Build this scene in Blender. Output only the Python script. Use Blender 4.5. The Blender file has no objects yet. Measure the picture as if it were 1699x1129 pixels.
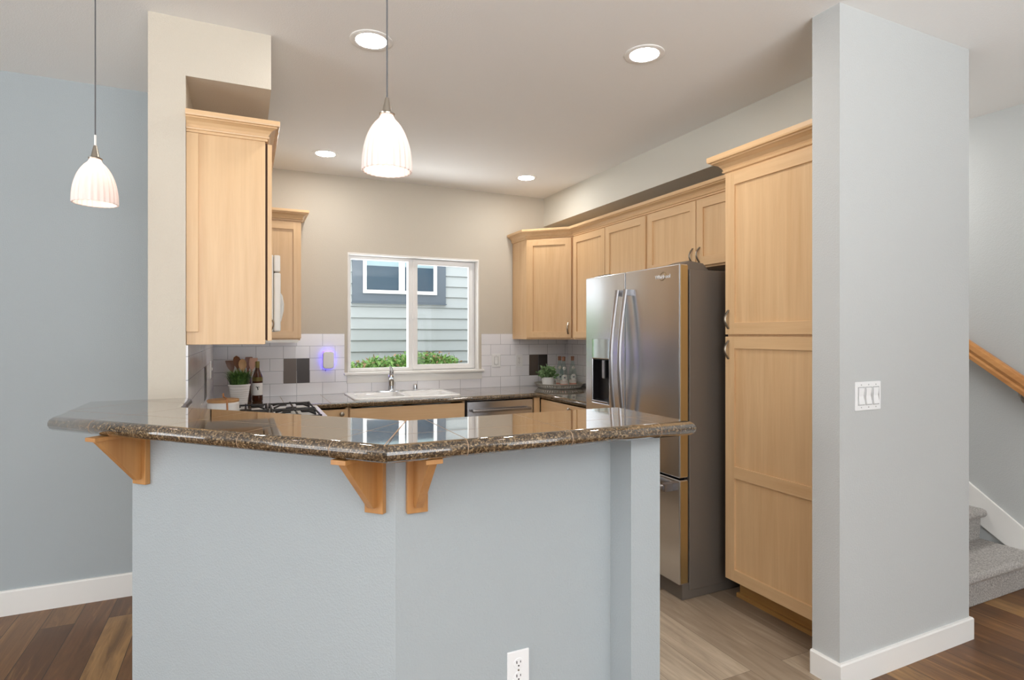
import bpy, bmesh, math, random
from mathutils import Vector, Matrix
random.seed(7)
C = bpy.context.scene.collection
SC = bpy.context.scene
PI = math.pi

# ------------------------------------------------------------------ camera, sky, lights, exposure
cam_d = bpy.data.cameras.new('camera'); cam = bpy.data.objects.new('camera', cam_d); C.objects.link(cam)
cam.location = (0, 0, 1.413); cam.rotation_euler = (PI/2, 0, math.radians(-24.9))
cam_d.sensor_width = 36; cam_d.lens = 36*955/1699; cam_d.shift_y = -9/1699; cam_d.clip_start = 0.02
SC.camera = cam
SC.view_settings.view_transform = 'Standard'; SC.view_settings.look = 'None'
SC.view_settings.exposure = 0.4; SC.view_settings.gamma = 1.0; SC.view_settings.use_curve_mapping = False
W = bpy.data.worlds.new('sky'); SC.world = W; W.use_nodes = True
wn = W.node_tree.nodes; bg = wn['Background']
bg.inputs[0].default_value = (0.94, 0.97, 1.0, 1); bg.inputs[1].default_value = 2.6

def area(name, loc, rot, sx, sy, power, col, spread=PI):
    l = bpy.data.lights.new(name, 'AREA'); l.shape = 'RECTANGLE'; l.size = sx; l.size_y = sy
    l.energy = power; l.color = col; l.spread = spread
    o = bpy.data.objects.new(name, l); C.objects.link(o); o.location = loc; o.rotation_euler = rot
    return o
# unseen fill added behind the camera to brighten the ceiling; left window daylight
area('rear_ceiling_fill', (0.3, -3.12, 0.95), (PI/2+1.15, 0, 0), 3.6, 1.1, 190, (0.96, 0.98, 1.0), 2.25)
area('left_window_daylight', (-3.72, 0.6, 1.45), (PI/2+0.35, 0, -PI/2), 2.6, 2.0, 19, (0.96, 0.98, 1.0), 2.8)
area('stairwell_fill', (3.55, 2.75, 2.72), (-0.25, 0.1, 0), 0.4, 0.4, 19, (1.0, 0.98, 0.95))  # no fixture here, light added unseen to brighten the stair wall
# upward fill added out of sight below the kitchen window, for the ceiling
area('kitchen_ceiling_fill', (1.37, 5.75, 0.45), (PI, 0, 0), 2.4, 1.0, 52, (0.97, 0.98, 1.0), 2.3)
LENS_STRENGTH = 102.0      # recessed lamp lens
BULB_STRENGTH = 9.0      # pendant bulb

# ------------------------------------------------------------------ helpers
def tag(o, label=None, cat=None, group=None, kind=None):
    if label: o['label'] = label
    if cat: o['category'] = cat
    if group: o['group'] = group
    if kind: o['kind'] = kind
    return o
def thing(name, label, cat, loc=(0, 0, 0), rz=0.0, group=None):
    o = bpy.data.objects.new(name, None); C.objects.link(o); o.empty_display_size = 0.05
    o.location = loc; o.rotation_euler = (0, 0, rz)
    return tag(o, label, cat, group)
def dup(root, loc, rz=None, label=None):
    r = root.copy(); C.objects.link(r); r.location = loc
    if rz is not None: r.rotation_euler = (0, 0, rz)
    if label: r['label'] = label
    for ch in list(root.children):
        c = ch.copy(); C.objects.link(c); c.parent = r
        for g in list(ch.children):
            d = g.copy(); C.objects.link(d); d.parent = c
    return r

class MB:
    """collects shapes into one mesh"""
    def __init__(s, M=None): s.bm = bmesh.new(); s.M = M or Matrix()
    def v(s, p): return s.bm.verts.new(s.M @ Vector(p))
    def f(s, vs):
        try: return s.bm.faces.new(vs)
        except ValueError: return None
    def box(s, x0, x1, y0, y1, z0, z1):
        if x0 > x1: x0, x1 = x1, x0
        if y0 > y1: y0, y1 = y1, y0
        if z0 > z1: z0, z1 = z1, z0
        p = [s.v(q) for q in ((x0,y0,z0),(x1,y0,z0),(x1,y1,z0),(x0,y1,z0),(x0,y0,z1),(x1,y0,z1),(x1,y1,z1),(x0,y1,z1))]
        for q in ((3,2,1,0),(4,5,6,7),(0,1,5,4),(1,2,6,5),(2,3,7,6),(3,0,4,7)): s.f([p[i] for i in q])
        return s
    def prism(s, poly, z0, z1):
        a = [s.v((x, y, z0)) for x, y in poly]; b = [s.v((x, y, z1)) for x, y in poly]
        n = len(poly); s.f(a[::-1]); s.f(b)
        for i in range(n): s.f([a[i], a[(i+1) % n], b[(i+1) % n], b[i]])
        return s
    def extr(s, poly, ax, t0, t1):
        """poly in the two other axes, extruded along axis ax"""
        def P(u, w, t): return {0: (t, u, w), 1: (u, t, w), 2: (u, w, t)}[ax]
        a = [s.v(P(u, w, t0)) for u, w in poly]; b = [s.v(P(u, w, t1)) for u, w in poly]
        n = len(poly); s.f(a[::-1]); s.f(b)
        for i in range(n): s.f([a[i], a[(i+1) % n], b[(i+1) % n], b[i]])
        return s
    def lathe(s, prof, seg=32, c=(0, 0, 0), sx=1, sy=1, flute=None):
        rings = []
        for r, z in prof:
            if r < 1e-6: rings.append([s.v((c[0], c[1], c[2]+z))])
            else:
                ring = []
                for i in range(seg):
                    a = 2*PI*i/seg; k = r
                    if flute: k = r*(1+flute[1]*math.cos(a*flute[0]))
                    ring.append(s.v((c[0]+k*math.cos(a)*sx, c[1]+k*math.sin(a)*sy, c[2]+z)))
                rings.append(ring)
        for A, B in zip(rings, rings[1:]):
            if len(A) == 1 and len(B) == 1: continue
            for i in range(seg):
                j = (i+1) % seg
                if len(A) == 1: s.f([A[0], B[i], B[j]])
                elif len(B) == 1: s.f([A[i], A[j], B[0]])
                else: s.f([A[i], A[j], B[j], B[i]])
        return s
    def tube(s, pts, r, seg=12, cap=True, flat=1.0):
        pts = [Vector(p) for p in pts]; n = len(pts)
        rs = r if isinstance(r, (list, tuple)) else [r]*n
        rings = []; up = None
        for i, p in enumerate(pts):
            t = (pts[min(i+1, n-1)]-pts[max(i-1, 0)]).normalized()
            if up is None:
                up = Vector((0, 0, 1)) if abs(t.z) < 0.9 else Vector((1, 0, 0))
            a = t.cross(up).normalized(); b = a.cross(t).normalized(); up = b
            rings.append([s.v(p+(a*math.cos(2*PI*k/seg)*flat+b*math.sin(2*PI*k/seg))*rs[i]) for k in range(seg)])
        for A, B in zip(rings, rings[1:]):
            for k in range(seg): s.f([A[k], A[(k+1) % seg], B[(k+1) % seg], B[k]])
        if cap: s.f(rings[0][::-1]); s.f(rings[-1])
        return s
    def cyl(s, p, q, r, seg=20): return s.tube([p, q], r, seg)
    def sweep(s, path, prof, closed_prof=True):
        """profile (out, z) swept with mitred corners along an open 2D path; out = right-hand side of travel"""
        n = len(path); rows = []
        for i in range(n):
            p = Vector(path[i]); ns = []
            if i > 0: d = (p-Vector(path[i-1])).normalized(); ns.append(Vector((d.y, -d.x)))
            if i < n-1: d = (Vector(path[i+1])-p).normalized(); ns.append(Vector((d.y, -d.x)))
            if len(ns) == 2:
                m = (ns[0]+ns[1]).normalized(); m = m/max(0.2, m.dot(ns[0]))
            else: m = ns[0]
            rows.append([s.v((p.x+m.x*o, p.y+m.y*o, z)) for o, z in prof])
        k = len(prof)
        for A, B in zip(rows, rows[1:]):
            for i in range(k if closed_prof else k-1): s.f([A[i], B[i], B[(i+1) % k], A[(i+1) % k]])
        s.f(rows[0]); s.f(rows[-1][::-1])
        return s
    def grid(s, us, ws, y0, y1, empty, mats=None):
        """one connected slab in the x-z plane made of grid cells, cells in empty left open"""
        V = {}
        def g(i, j, k):
            if (i, j, k) not in V: V[(i, j, k)] = s.v((us[i], (y0, y1)[k], ws[j]))
            return V[(i, j, k)]
        nx, nz = len(us)-1, len(ws)-1; full = lambda i, j: 0 <= i < nx and 0 <= j < nz and (i, j) not in empty
        for i in range(nx):
            for j in range(nz):
                if not full(i, j): continue
                mi = (mats(i, j) if mats else 0)
                fs = [s.f([g(i, j, 0), g(i+1, j, 0), g(i+1, j+1, 0), g(i, j+1, 0)]), s.f([g(i, j, 1), g(i, j+1, 1), g(i+1, j+1, 1), g(i+1, j, 1)])]
                for di, dj, a, b in ((-1, 0, (i, j), (i, j+1)), (1, 0, (i+1, j), (i+1, j+1)), (0, -1, (i, j), (i+1, j)), (0, 1, (i, j+1), (i+1, j+1))):
                    if not full(i+di, j+dj): fs.append(s.f([g(*a, 0), g(*b, 0), g(*b, 1), g(*a, 1)]))
                for f in fs:
                    if f: f.material_index = mi
        return s
    def build(s, name, mat, parent=None, bevel=0, smooth=False, seg=2):
        bm = s.bm
        bmesh.ops.recalc_face_normals(bm, faces=bm.faces[:])
        me = bpy.data.meshes.new(name); bm.to_mesh(me); bm.free()
        if smooth:
            for p in me.polygons: p.use_smooth = True
        o = bpy.data.objects.new(name, me); C.objects.link(o)
        for q in (mat if isinstance(mat, (list, tuple)) else [mat] if mat else []): me.materials.append(q)
        if parent: o.parent = parent
        if bevel:
            b = o.modifiers.new('bevel', 'BEVEL'); b.width = bevel; b.segments = seg; b.limit_method = 'ANGLE'
            b.angle_limit = math.radians(40); b.harden_normals = False
        if smooth:
            md = o.modifiers.new('sm', 'EDGE_SPLIT'); md.split_angle = math.radians(38)
        return o

def offset_poly(poly, offs):
    """offset a CCW polygon inwards, offs[i] for edge i -> i+1"""
    n = len(poly); out = []
    for i in range(n):
        p = Vector(poly[i]); a = (p-Vector(poly[i-1])).normalized(); b = (Vector(poly[(i+1) % n])-p).normalized()
        na = Vector((-a.y, a.x)); nb = Vector((-b.y, b.x)); oa = offs[i-1]; ob = offs[i]
        det = na.x*nb.y-na.y*nb.x
        if abs(det) < 1e-6: out.append(p+na*oa)
        else: out.append(p+Vector(((oa*nb.y-ob*na.y)/det, (na.x*ob-nb.x*oa)/det)))
    return out
def slab(name, poly, ztop, th, rounded, mat, parent=None, holes=()):
    """stone slab with half-round (bullnose) edges where rounded[i] is true"""
    m = MB(); bm = m.bm; r = th/2; loops = []; K = 7
    for k in range(K+1):
        a = -PI/2+PI*k/K
        o = r*(1-math.cos(a)); z = ztop-r+r*math.sin(a)
        pp = offset_poly(poly, [o if f else 0.0 for f in rounded])
        loops.append([bm.verts.new((p.x, p.y, z)) for p in pp])
    n = len(poly)
    for A, B in zip(loops, loops[1:]):
        for i in range(n):
            f = bm.faces.new([A[i], A[(i+1) % n], B[(i+1) % n], B[i]]); f.smooth = True
    for L in (loops[0], loops[-1]):
        es = []
        for i in range(n):
            e = bm.edges.get((L[i], L[(i+1) % n])); es.append(e)
        z = L[0].co.z
        for (x0, x1, y0, y1) in holes:
            hv = [bm.verts.new(q) for q in ((x0, y0, z), (x1, y0, z), (x1, y1, z), (x0, y1, z))]
            es += [bm.edges.new((hv[i], hv[(i+1) % 4])) for i in range(4)]
        bmesh.ops.triangle_fill(bm, use_beauty=True, edges=es)
    o = m.build(name, mat, parent)
    return o

# ------------------------------------------------------------------ materials
def new_mat(name):
    m = bpy.data.materials.new(name); m.use_nodes = True
    nt = m.node_tree; return m, nt, nt.nodes['Principled BSDF']
def N(nt, t, **kw):
    n = nt.nodes.new(t)
    for k, v in kw.items(): setattr(n, k, v)
    return n
def lin(c):
    """sRGB 0-255 -> linear"""
    o = []
    for x in c:
        x /= 255.0; o.append(x/12.92 if x <= 0.04045 else ((x+0.055)/1.055)**2.4)
    return (o[0], o[1], o[2], 1)
def simple(name, col, rough=0.5, metal=0.0, spec=0.5, coat=0.0, emit=None, es=0.0, trans=0.0, ior=1.45):
    m, nt, b = new_mat(name)
    b.inputs['Base Color'].default_value = lin(col); b.inputs['Roughness'].default_value = rough
    b.inputs['Metallic'].default_value = metal; b.inputs['Specular IOR Level'].default_value = spec
    b.inputs['Coat Weight'].default_value = coat; b.inputs['IOR'].default_value = ior
    b.inputs['Transmission Weight'].default_value = trans
    if emit: b.inputs['Emission Color'].default_value = lin(emit); b.inputs['Emission Strength'].default_value = es
    return m
def pos(nt, sc=(1, 1, 1), rot=(0, 0, 0), loc=(0, 0, 0), src='Position'):
    if src == 'Position': g = N(nt, 'ShaderNodeNewGeometry'); out = g.outputs['Position']
    else: g = N(nt, 'ShaderNodeTexCoord'); out = g.outputs[src]
    mp = N(nt, 'ShaderNodeMapping'); mp.inputs['Scale'].default_value = sc
    mp.inputs['Rotation'].default_value = rot; mp.inputs['Location'].default_value = loc
    nt.links.new(out, mp.inputs[0]); return mp.outputs[0]
def ramp(nt, fac, stops):
    r = N(nt, 'ShaderNodeValToRGB'); e = r.color_ramp.elements
    while len(e) < len(stops): e.new(0.5)
    for i, (p, c) in enumerate(stops): e[i].position = p; e[i].color = lin(c) if max(c) > 1.001 else (*c, 1)
    nt.links.new(fac, r.inputs[0]); return r.outputs[0]
def noise(nt, vec, scale, detail=3, rough=0.5, dist=0.0):
    n = N(nt, 'ShaderNodeTexNoise'); n.inputs['Scale'].default_value = scale; n.inputs['Detail'].default_value = detail
    n.inputs['Roughness'].default_value = rough; n.inputs['Distortion'].default_value = dist
    nt.links.new(vec, n.inputs['Vector']); return n.outputs['Fac']
def bump(nt, b, h, strength, dist=0.002):
    n = N(nt, 'ShaderNodeBump'); n.inputs['Strength'].default_value = strength; n.inputs['Distance'].default_value = dist
    nt.links.new(h, n.inputs['Height']); nt.links.new(n.outputs[0], b.inputs['Normal'])
def mix(nt, fac, a, b, mode='MIX'):
    n = N(nt, 'ShaderNodeMix', data_type='RGBA', blend_type=mode)
    for sock, v in ((n.inputs[0], fac), (n.inputs[6], a), (n.inputs[7], b)):
        if hasattr(v, 'is_linked') or hasattr(v, 'links'): nt.links.new(v, sock)
        else: sock.default_value = v
    return n.outputs[2]
def paint(name, col, strength=0.35, rough=0.6):
    m, nt, b = new_mat(name); b.inputs['Base Color'].default_value = lin(col); b.inputs['Roughness'].default_value = rough
    b.inputs['Specular IOR Level'].default_value = 0.3
    p = pos(nt); h = noise(nt, p, 170, 2, 0.55)
    bump(nt, b, ramp(nt, h, [(0.35, (0, 0, 0)), (0.7, (1, 1, 1))]), strength, 0.0015)
    return m
def wood(name, axis, light=(228, 192, 147), dark=(216, 176, 130), rough=0.38):
    m, nt, b = new_mat(name)
    s = [26, 26, 26]; s[axis] = 1.6
    p = pos(nt, tuple(s)); n1 = noise(nt, p, 1.0, 4, 0.6, 0.4)
    s2 = [130, 130, 130]; s2[axis] = 4
    n2 = noise(nt, pos(nt, tuple(s2)), 1.0, 2, 0.5)
    s3 = [2.5, 2.5, 2.5]; s3[axis] = 0.9
    n3 = noise(nt, pos(nt, tuple(s3)), 1.0, 2, 0.5)
    c1 = ramp(nt, n1, [(0.32, dark), (0.68, light)])
    c2 = mix(nt, ramp(nt, n2, [(0.35, (0.10,)*3), (0.6, (0, 0, 0))]), c1, lin(tuple(int(x*0.86) for x in dark)))
    c3 = mix(nt, ramp(nt, n3, [(0.3, (0, 0, 0)), (0.75, (0.45,)*3)]), c2, lin(light))
    nt.links.new(c3, b.inputs['Base Color']); b.inputs['Roughness'].default_value = rough
    b.inputs['Coat Weight'].default_value = 0.12; b.inputs['Coat Roughness'].default_value = 0.25
    return m
def planks(name, w, length, stops, grain, rough, mortar=0.0012, mcol=(30, 20, 14), loc=(0, 0, 0), gstr=0.7):
    m, nt, b = new_mat(name)
    p = pos(nt, rot=(0, 0, PI/2), loc=loc)
    def brick(c1, c2, mc):
        br = N(nt, 'ShaderNodeTexBrick'); br.offset = 0.37; br.offset_frequency = 2
        br.inputs['Color1'].default_value = c1; br.inputs['Color2'].default_value = c2; br.inputs['Mortar'].default_value = mc
        br.inputs['Scale'].default_value = 1.0; br.inputs['Mortar Size'].default_value = mortar
        br.inputs['Mortar Smooth'].default_value = 0.0
        br.inputs['Brick Width'].default_value = length; br.inputs['Row Height'].default_value = w
        nt.links.new(p, br.inputs['Vector']); return br
    br = brick((0, 0, 0, 1), (1, 1, 1, 1), (0.5, 0.5, 0.5, 1))
    base = ramp(nt, br.outputs['Color'], stops)
    # grain, shifted per plank so that it does not run on across joints
    g = N(nt, 'ShaderNodeNewGeometry'); add = N(nt, 'ShaderNodeVectorMath', operation='MULTIPLY_ADD')
    nt.links.new(br.outputs['Color'], add.inputs[0]); add.inputs[1].default_value = (7.3, 11.1, 3.7)
    nt.links.new(g.outputs['Position'], add.inputs[2])
    mp = N(nt, 'ShaderNodeMapping'); mp.inputs['Scale'].default_value = (grain[0], grain[1], 1)
    nt.links.new(add.outputs[0], mp.inputs[0])
    n1 = noise(nt, mp.outputs[0], 1.0, 5, 0.65, 0.8)
    c = mix(nt, ramp(nt, n1, [(0.3, (gstr,)*3), (0.62, (0, 0, 0))]), base, lin(grain[2]))
    c = mix(nt, ramp(nt, n1, [(0.58, (0, 0, 0)), (0.8, (gstr*0.8,)*3)]), c, lin(grain[3]))
    c = mix(nt, br.outputs['Fac'], c, lin(mcol))
    nt.links.new(c, b.inputs['Base Color']); b.inputs['Roughness'].default_value = rough
    b.inputs['Specular IOR Level'].default_value = 0.4
    return m
def tiles(name, axis, off):
    """white 4 by 8 inch running-bond wall tile; axis 0: wall along X, axis 1: wall along Y"""
    m, nt, b = new_mat(name)
    g = N(nt, 'ShaderNodeNewGeometry'); sp = N(nt, 'ShaderNodeSeparateXYZ'); nt.links.new(g.outputs['Position'], sp.inputs[0])
    cb = N(nt, 'ShaderNodeCombineXYZ'); nt.links.new(sp.outputs[axis], cb.inputs[0]); nt.links.new(sp.outputs[2], cb.inputs[1])
    mp = N(nt, 'ShaderNodeMapping'); mp.inputs['Location'].default_value = (-off, -0.92+1.0, 0); nt.links.new(cb.outputs[0], mp.inputs[0])
    br = N(nt, 'ShaderNodeTexBrick'); br.offset = 0.5
    br.inputs['Color1'].default_value = lin((240, 239, 243)); br.inputs['Color2'].default_value = lin((245, 244, 247))
    br.inputs['Mortar'].default_value = lin((176, 176, 182)); br.inputs['Scale'].default_value = 1.0
    br.inputs['Mortar Size'].default_value = 0.0016; br.inputs['Mortar Smooth'].default_value = 0.1
    br.inputs['Brick Width'].default_value = 0.2; br.inputs['Row Height'].default_value = 0.1
    nt.links.new(mp.outputs[0], br.inputs['Vector']); nt.links.new(br.outputs['Color'], b.inputs['Base Color'])
    b.inputs['Roughness'].default_value = 0.16
    inv = N(nt, 'ShaderNodeMath', operation='SUBTRACT'); inv.inputs[0].default_value = 1.0; nt.links.new(br.outputs['Fac'], inv.inputs[1])
    bump(nt, b, inv.outputs[0], 0.4, 0.001)
    return m
def granite(name, ang, u0, v0, su, sv, lift=0.0, rough=0.05):
    m, nt, b = new_mat(name)
    p = pos(nt)
    vo = N(nt, 'ShaderNodeTexVoronoi'); vo.inputs['Scale'].default_value = 260; nt.links.new(p, vo.inputs['Vector'])
    sep = N(nt, 'ShaderNodeSeparateColor'); nt.links.new(vo.outputs['Color'], sep.inputs[0])
    speck = ramp(nt, sep.outputs[0], [(0.0, (22, 18, 14)), (0.28, (62, 50, 37)), (0.55, (98, 80, 58)), (0.8, (130, 108, 80)), (1.0, (168, 146, 114))])
    n1 = noise(nt, p, 130, 4, 0.6); n2 = noise(nt, p, 9, 3, 0.6)
    c = mix(nt, ramp(nt, n1, [(0.38, (0.85,)*3), (0.52, (0, 0, 0))]), speck, lin((38, 32, 28)))
    c = mix(nt, ramp(nt, n2, [(0.35, (0, 0, 0)), (0.75, (0.35,)*3)]), c, lin((120, 98, 74)))
    q = pos(nt, rot=(0, 0, ang))
    mp = N(nt, 'ShaderNodeMapping'); mp.inputs['Location'].default_value = (u0, v0, 0); nt.links.new(q, mp.inputs[0])
    br = N(nt, 'ShaderNodeTexBrick'); br.offset = 0.0
    br.inputs['Scale'].default_value = 1.0; br.inputs['Mortar Size'].default_value = 0.0015; br.inputs['Mortar Smooth'].default_value = 0.0
    br.inputs['Brick Width'].default_value = su; br.inputs['Row Height'].default_value = sv
    nt.links.new(mp.outputs[0], br.inputs['Vector'])
    c = mix(nt, br.outputs['Fac'], c, lin((150, 124, 98)))
    iv = N(nt, 'ShaderNodeMath', operation='SUBTRACT'); iv.inputs[0].default_value = 1.0; nt.links.new(br.outputs['Fac'], iv.inputs[1]); nt.links.new(iv.outputs[0], b.inputs['Coat Weight'])
    nt.links.new(c, b.inputs['Base Color'])
    rr = N(nt, 'ShaderNodeMix'); nt.links.new(br.outputs['Fac'], rr.inputs[0]); rr.inputs[2].default_value = rough; rr.inputs[3].default_value = 0.6
    nt.links.new(rr.outputs[0], b.inputs['Roughness'])
    b.inputs['Specular IOR Level'].default_value = 0.5; b.inputs['IOR'].default_value = 1.6; b.inputs['Coat IOR'].default_value = 1.42; b.inputs['Coat Roughness'].default_value = 0.03
    return m
def steel(name, col=(196, 192, 188), rough=0.24, grain_axis=2):
    m, nt, b = new_mat(name); b.inputs['Metallic'].default_value = 1.0
    s = [500, 500, 500]; s[grain_axis] = 3
    n = noise(nt, pos(nt, tuple(s)), 1.0, 2, 0.5)
    nt.links.new(mix(nt, n, lin(tuple(int(x*0.93) for x in col)), lin(col)), b.inputs['Base Color'])
    b.inputs['Roughness'].default_value = rough
    n2 = noise(nt, pos(nt, (3, 3, 1.2)), 1.0, 1, 0.4)
    bump(nt, b, n2, 0.25, 0.02)
    return m
def carpet_mat():
    m, nt, b = new_mat('grey_carpet'); p = pos(nt)
    n1 = noise(nt, p, 150, 3, 0.7); n2 = noise(nt, p, 420, 2, 0.6)
    c = ramp(nt, n1, [(0.3, (140, 135, 131)), (0.5, (196, 191, 186)), (0.72, (236, 231, 226))])
    nt.links.new(c, b.inputs['Base Color']); b.inputs['Roughness'].default_value = 0.95; b.inputs['Specular IOR Level'].default_value = 0.1
    bump(nt, b, n2, 1.0, 0.006); return m
def leaf_mat(name, a, c):
    m, nt, b = new_mat(name); n = noise(nt, pos(nt), 60, 2)
    nt.links.new(ramp(nt, n, [(0.35, a), (0.65, c)]), b.inputs['Base Color']); b.inputs['Roughness'].default_value = 0.5
    return m

M_blue = paint('blue_grey_paint', (173, 180, 183))
M_grey = paint('pale_grey_paint', (194, 196, 195))
M_beige = paint('beige_paint', (206, 197, 182))
M_beige2 = paint('tan_paint', (205, 197, 183), 0.2)
M_cream = paint('cream_soffit_paint', (222, 220, 210), 0.2)
M_ceil = paint('ceiling_paint', (238, 237, 234), 0.25, 0.8)
M_white = simple('white_trim', (238, 236, 232), 0.35)
M_vinyl = simple('white_vinyl', (242, 241, 240), 0.3)
M_tileX = tiles('white_wall_tile', 0, 0.08); M_tileY = tiles('white_wall_tile_side', 1, 0.06)
M_dtile1 = simple('taupe_metallic_tile', (104, 92, 84), 0.3, 0.3); M_dtile2 = simple('charcoal_metallic_tile', (74, 68, 66), 0.3, 0.3)
M_wv = wood('maple_upright', 2); M_wx = wood('maple_crosswise', 0); M_wy = wood('maple_lengthwise', 1)
M_gap_shade = simple('cabinet_shadow_gap', (70, 44, 30), 0.8)
M_kick = wood('maple_kick', 1, (196, 150, 88), (176, 128, 70))
M_corbel = wood('honey_wood', 2, (196, 144, 86), (172, 118, 64))
M_rail = wood('oak_rail', 1, (204, 146, 88), (178, 118, 66), 0.3)
M_floor = planks('hardwood_planks', 0.138, 2.3,
    [(0.0, (92, 60, 34)), (0.35, (118, 79, 46)), (0.65, (138, 98, 58)), (1.0, (172, 130, 80))], (26, 2.2, (80, 52, 28), (190, 146, 88)), 0.34, loc=(0.3, 0.064, 0))
M_lvp = planks('greige_vinyl_planks', 0.18, 1.22,
    [(0.0, (104, 88, 74)), (0.22, (134, 116, 98)), (0.5, (180, 163, 142)), (1.0, (206, 190, 168))], (22, 2.0, (112, 96, 80), (204, 190, 170)), 0.42, 0.0008, (96, 82, 70), loc=(0.1, 0.05, 0), gstr=0.55)
M_barR = granite('granite_tile_straight', 0, 0.1, -1.36+0.155, 0.305, 0.305)
M_barL = granite('granite_tile_angled', PI/4, 0.0, -1.7/math.sqrt(2)+0.155, 0.305, 0.305)
M_ctr = granite('granite_tile_kitchen', 0, 0.05, 0.11, 0.305, 0.305, rough=0.08)
M_grout = simple('tan_grout', (196, 160, 130), 0.7)
M_steel = steel('stainless_steel', (216, 217, 220), 0.22); M_steelh = steel('stainless_handle', (176, 174, 176), 0.28)
M_fside = simple('grey_fridge_cabinet', (112, 104, 96), 0.45, 0.3)
M_fedge = simple('bronze_door_edge', (176, 150, 104), 0.35, 0.8)
M_black = simple('black_plastic', (22, 21, 22), 0.35); M_iron = simple('cast_iron', (34, 34, 36), 0.5)
M_chrome = simple('chrome', (225, 228, 232), 0.06, 1.0); M_nickel = simple('brushed_nickel', (170, 162, 150), 0.3, 1.0)
M_plastic = simple('white_plastic', (240, 240, 240), 0.35); M_ceram = simple('white_ceramic', (244, 244, 243), 0.12, coat=0.3)
M_mw = simple('white_appliance_enamel', (236, 235, 230), 0.25)
M_slot = simple('socket_slot', (30, 28, 28), 0.6)
M_carpet = carpet_mat()
M_leaf = leaf_mat('green_leaf', (88, 132, 74), (168, 196, 146)); M_grass = leaf_mat('grass_blade', (46, 84, 34), (98, 134, 62))
M_hedge = leaf_mat('hedge_leaf', (86, 134, 60), (158, 196, 112)); M_hedge2 = leaf_mat('reddish_leaf', (150, 110, 90), (176, 150, 110))
M_siding = simple('grey_siding_paint', (172, 178, 179), 0.7); M_trimx = simple('slate_trim_paint', (98, 108, 118), 0.7)
M_housepane = simple('house_window_pane', (62, 82, 98), 0.05, spec=0.8)
M_blind = simple('roller_blind', (150, 172, 178), 0.6)
M_ground = simple('gravel_ground', (150, 146, 136), 0.9)
M_soil = simple('soil', (60, 46, 36), 0.9)
def clear_glass(name, tint=(255, 255, 255), mixf=0.92):
    m, nt, b = new_mat(name); nt.nodes.remove(b)
    t = N(nt, 'ShaderNodeBsdfTransparent'); t.inputs[0].default_value = lin(tint)
    g = N(nt, 'ShaderNodeBsdfGlossy'); g.inputs['Roughness'].default_value = 0.02
    lw = N(nt, 'ShaderNodeLayerWeight'); lw.inputs[0].default_value = 0.5
    pw = N(nt, 'ShaderNodeMath', operation='POWER'); nt.links.new(lw.outputs['Facing'], pw.inputs[0]); pw.inputs[1].default_value = 4.0
    fr = N(nt, 'ShaderNodeMath', operation='MULTIPLY_ADD'); nt.links.new(pw.outputs[0], fr.inputs[0]); fr.inputs[1].default_value = 0.6; fr.inputs[2].default_value = 0.02
    mx = N(nt, 'ShaderNodeMixShader'); nt.links.new(fr.outputs[0], mx.inputs[0]); nt.links.new(t.outputs[0], mx.inputs[1]); nt.links.new(g.outputs[0], mx.inputs[2])
    nt.links.new(mx.outputs[0], nt.nodes['Material Output'].inputs[0]); return m
M_glass = clear_glass('window_glass', (252, 253, 253)); M_bottle = clear_glass('clear_bottle_glass', (240, 248, 246))
M_amber = simple('dark_amber_glass', (66, 30, 16), 0.06, spec=0.7); M_olive = simple('olive_foil', (112, 100, 52), 0.35, 0.3)
M_lens = simple('lamp_lens', (255, 255, 255), 0.5, emit=(255, 250, 244), es=LENS_STRENGTH)
M_bulb = simple('lamp_bulb', (255, 255, 255), 0.5, emit=(255, 246, 236), es=BULB_STRENGTH)
def shade_mat():
    m, nt, b = new_mat('ribbed_frosted_glass')
    b.inputs['Base Color'].default_value = lin((250, 240, 236)); b.inputs['Roughness'].default_value = 0.25
    tr = N(nt, 'ShaderNodeBsdfTranslucent'); tr.inputs[0].default_value = lin((255, 240, 232))
    mx = N(nt, 'ShaderNodeMixShader'); mx.inputs[0].default_value = 0.28
    nt.links.new(b.outputs[0], mx.inputs[1]); nt.links.new(tr.outputs[0], mx.inputs[2])
    nt.links.new(mx.outputs[0], nt.nodes['Material Output'].inputs[0]); return m
M_shade = shade_mat()
M_blueglow = simple('blue_night_light', (90, 80, 255), 0.5, emit=(70, 50, 255), es=8.0)

# ------------------------------------------------------------------ the room
H = 2.74; YB = 4.96; XR = 2.914
def struct(name, mb, mat, bevel=0): return tag(mb.build(name, mat, None, bevel), kind='structure')
struct('floor', MB().prism([(-3.8, -3.2), (4.05, -3.2), (4.05, 6.2), (3.054, 6.2), (3.054, 1.6), (1.15, 1.6), (0.40, 1.6), (-0.35, 2.3), (-0.35, 3.72), (-3.8, 3.72)], -0.1, 0.0), M_floor)
struct('floor_kitchen', MB().prism([(0.40, 1.6), (1.15, 1.6), (3.054, 1.6), (3.054, 5.1), (-0.35, 5.1), (-0.35, 2.3)], -0.1, 0.0), M_lvp)
struct('ceiling', MB().box(-3.9, 4.2, -3.3, 6.3, H, H+0.1), M_ceil)
struct('wall_left', MB().box(-3.9, -0.36, 3.70, 3.84, 0, H), M_blue)
struct('wall_divider', MB().box(-0.36, -0.225, 2.766, YB, 0, H), M_beige)
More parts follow.
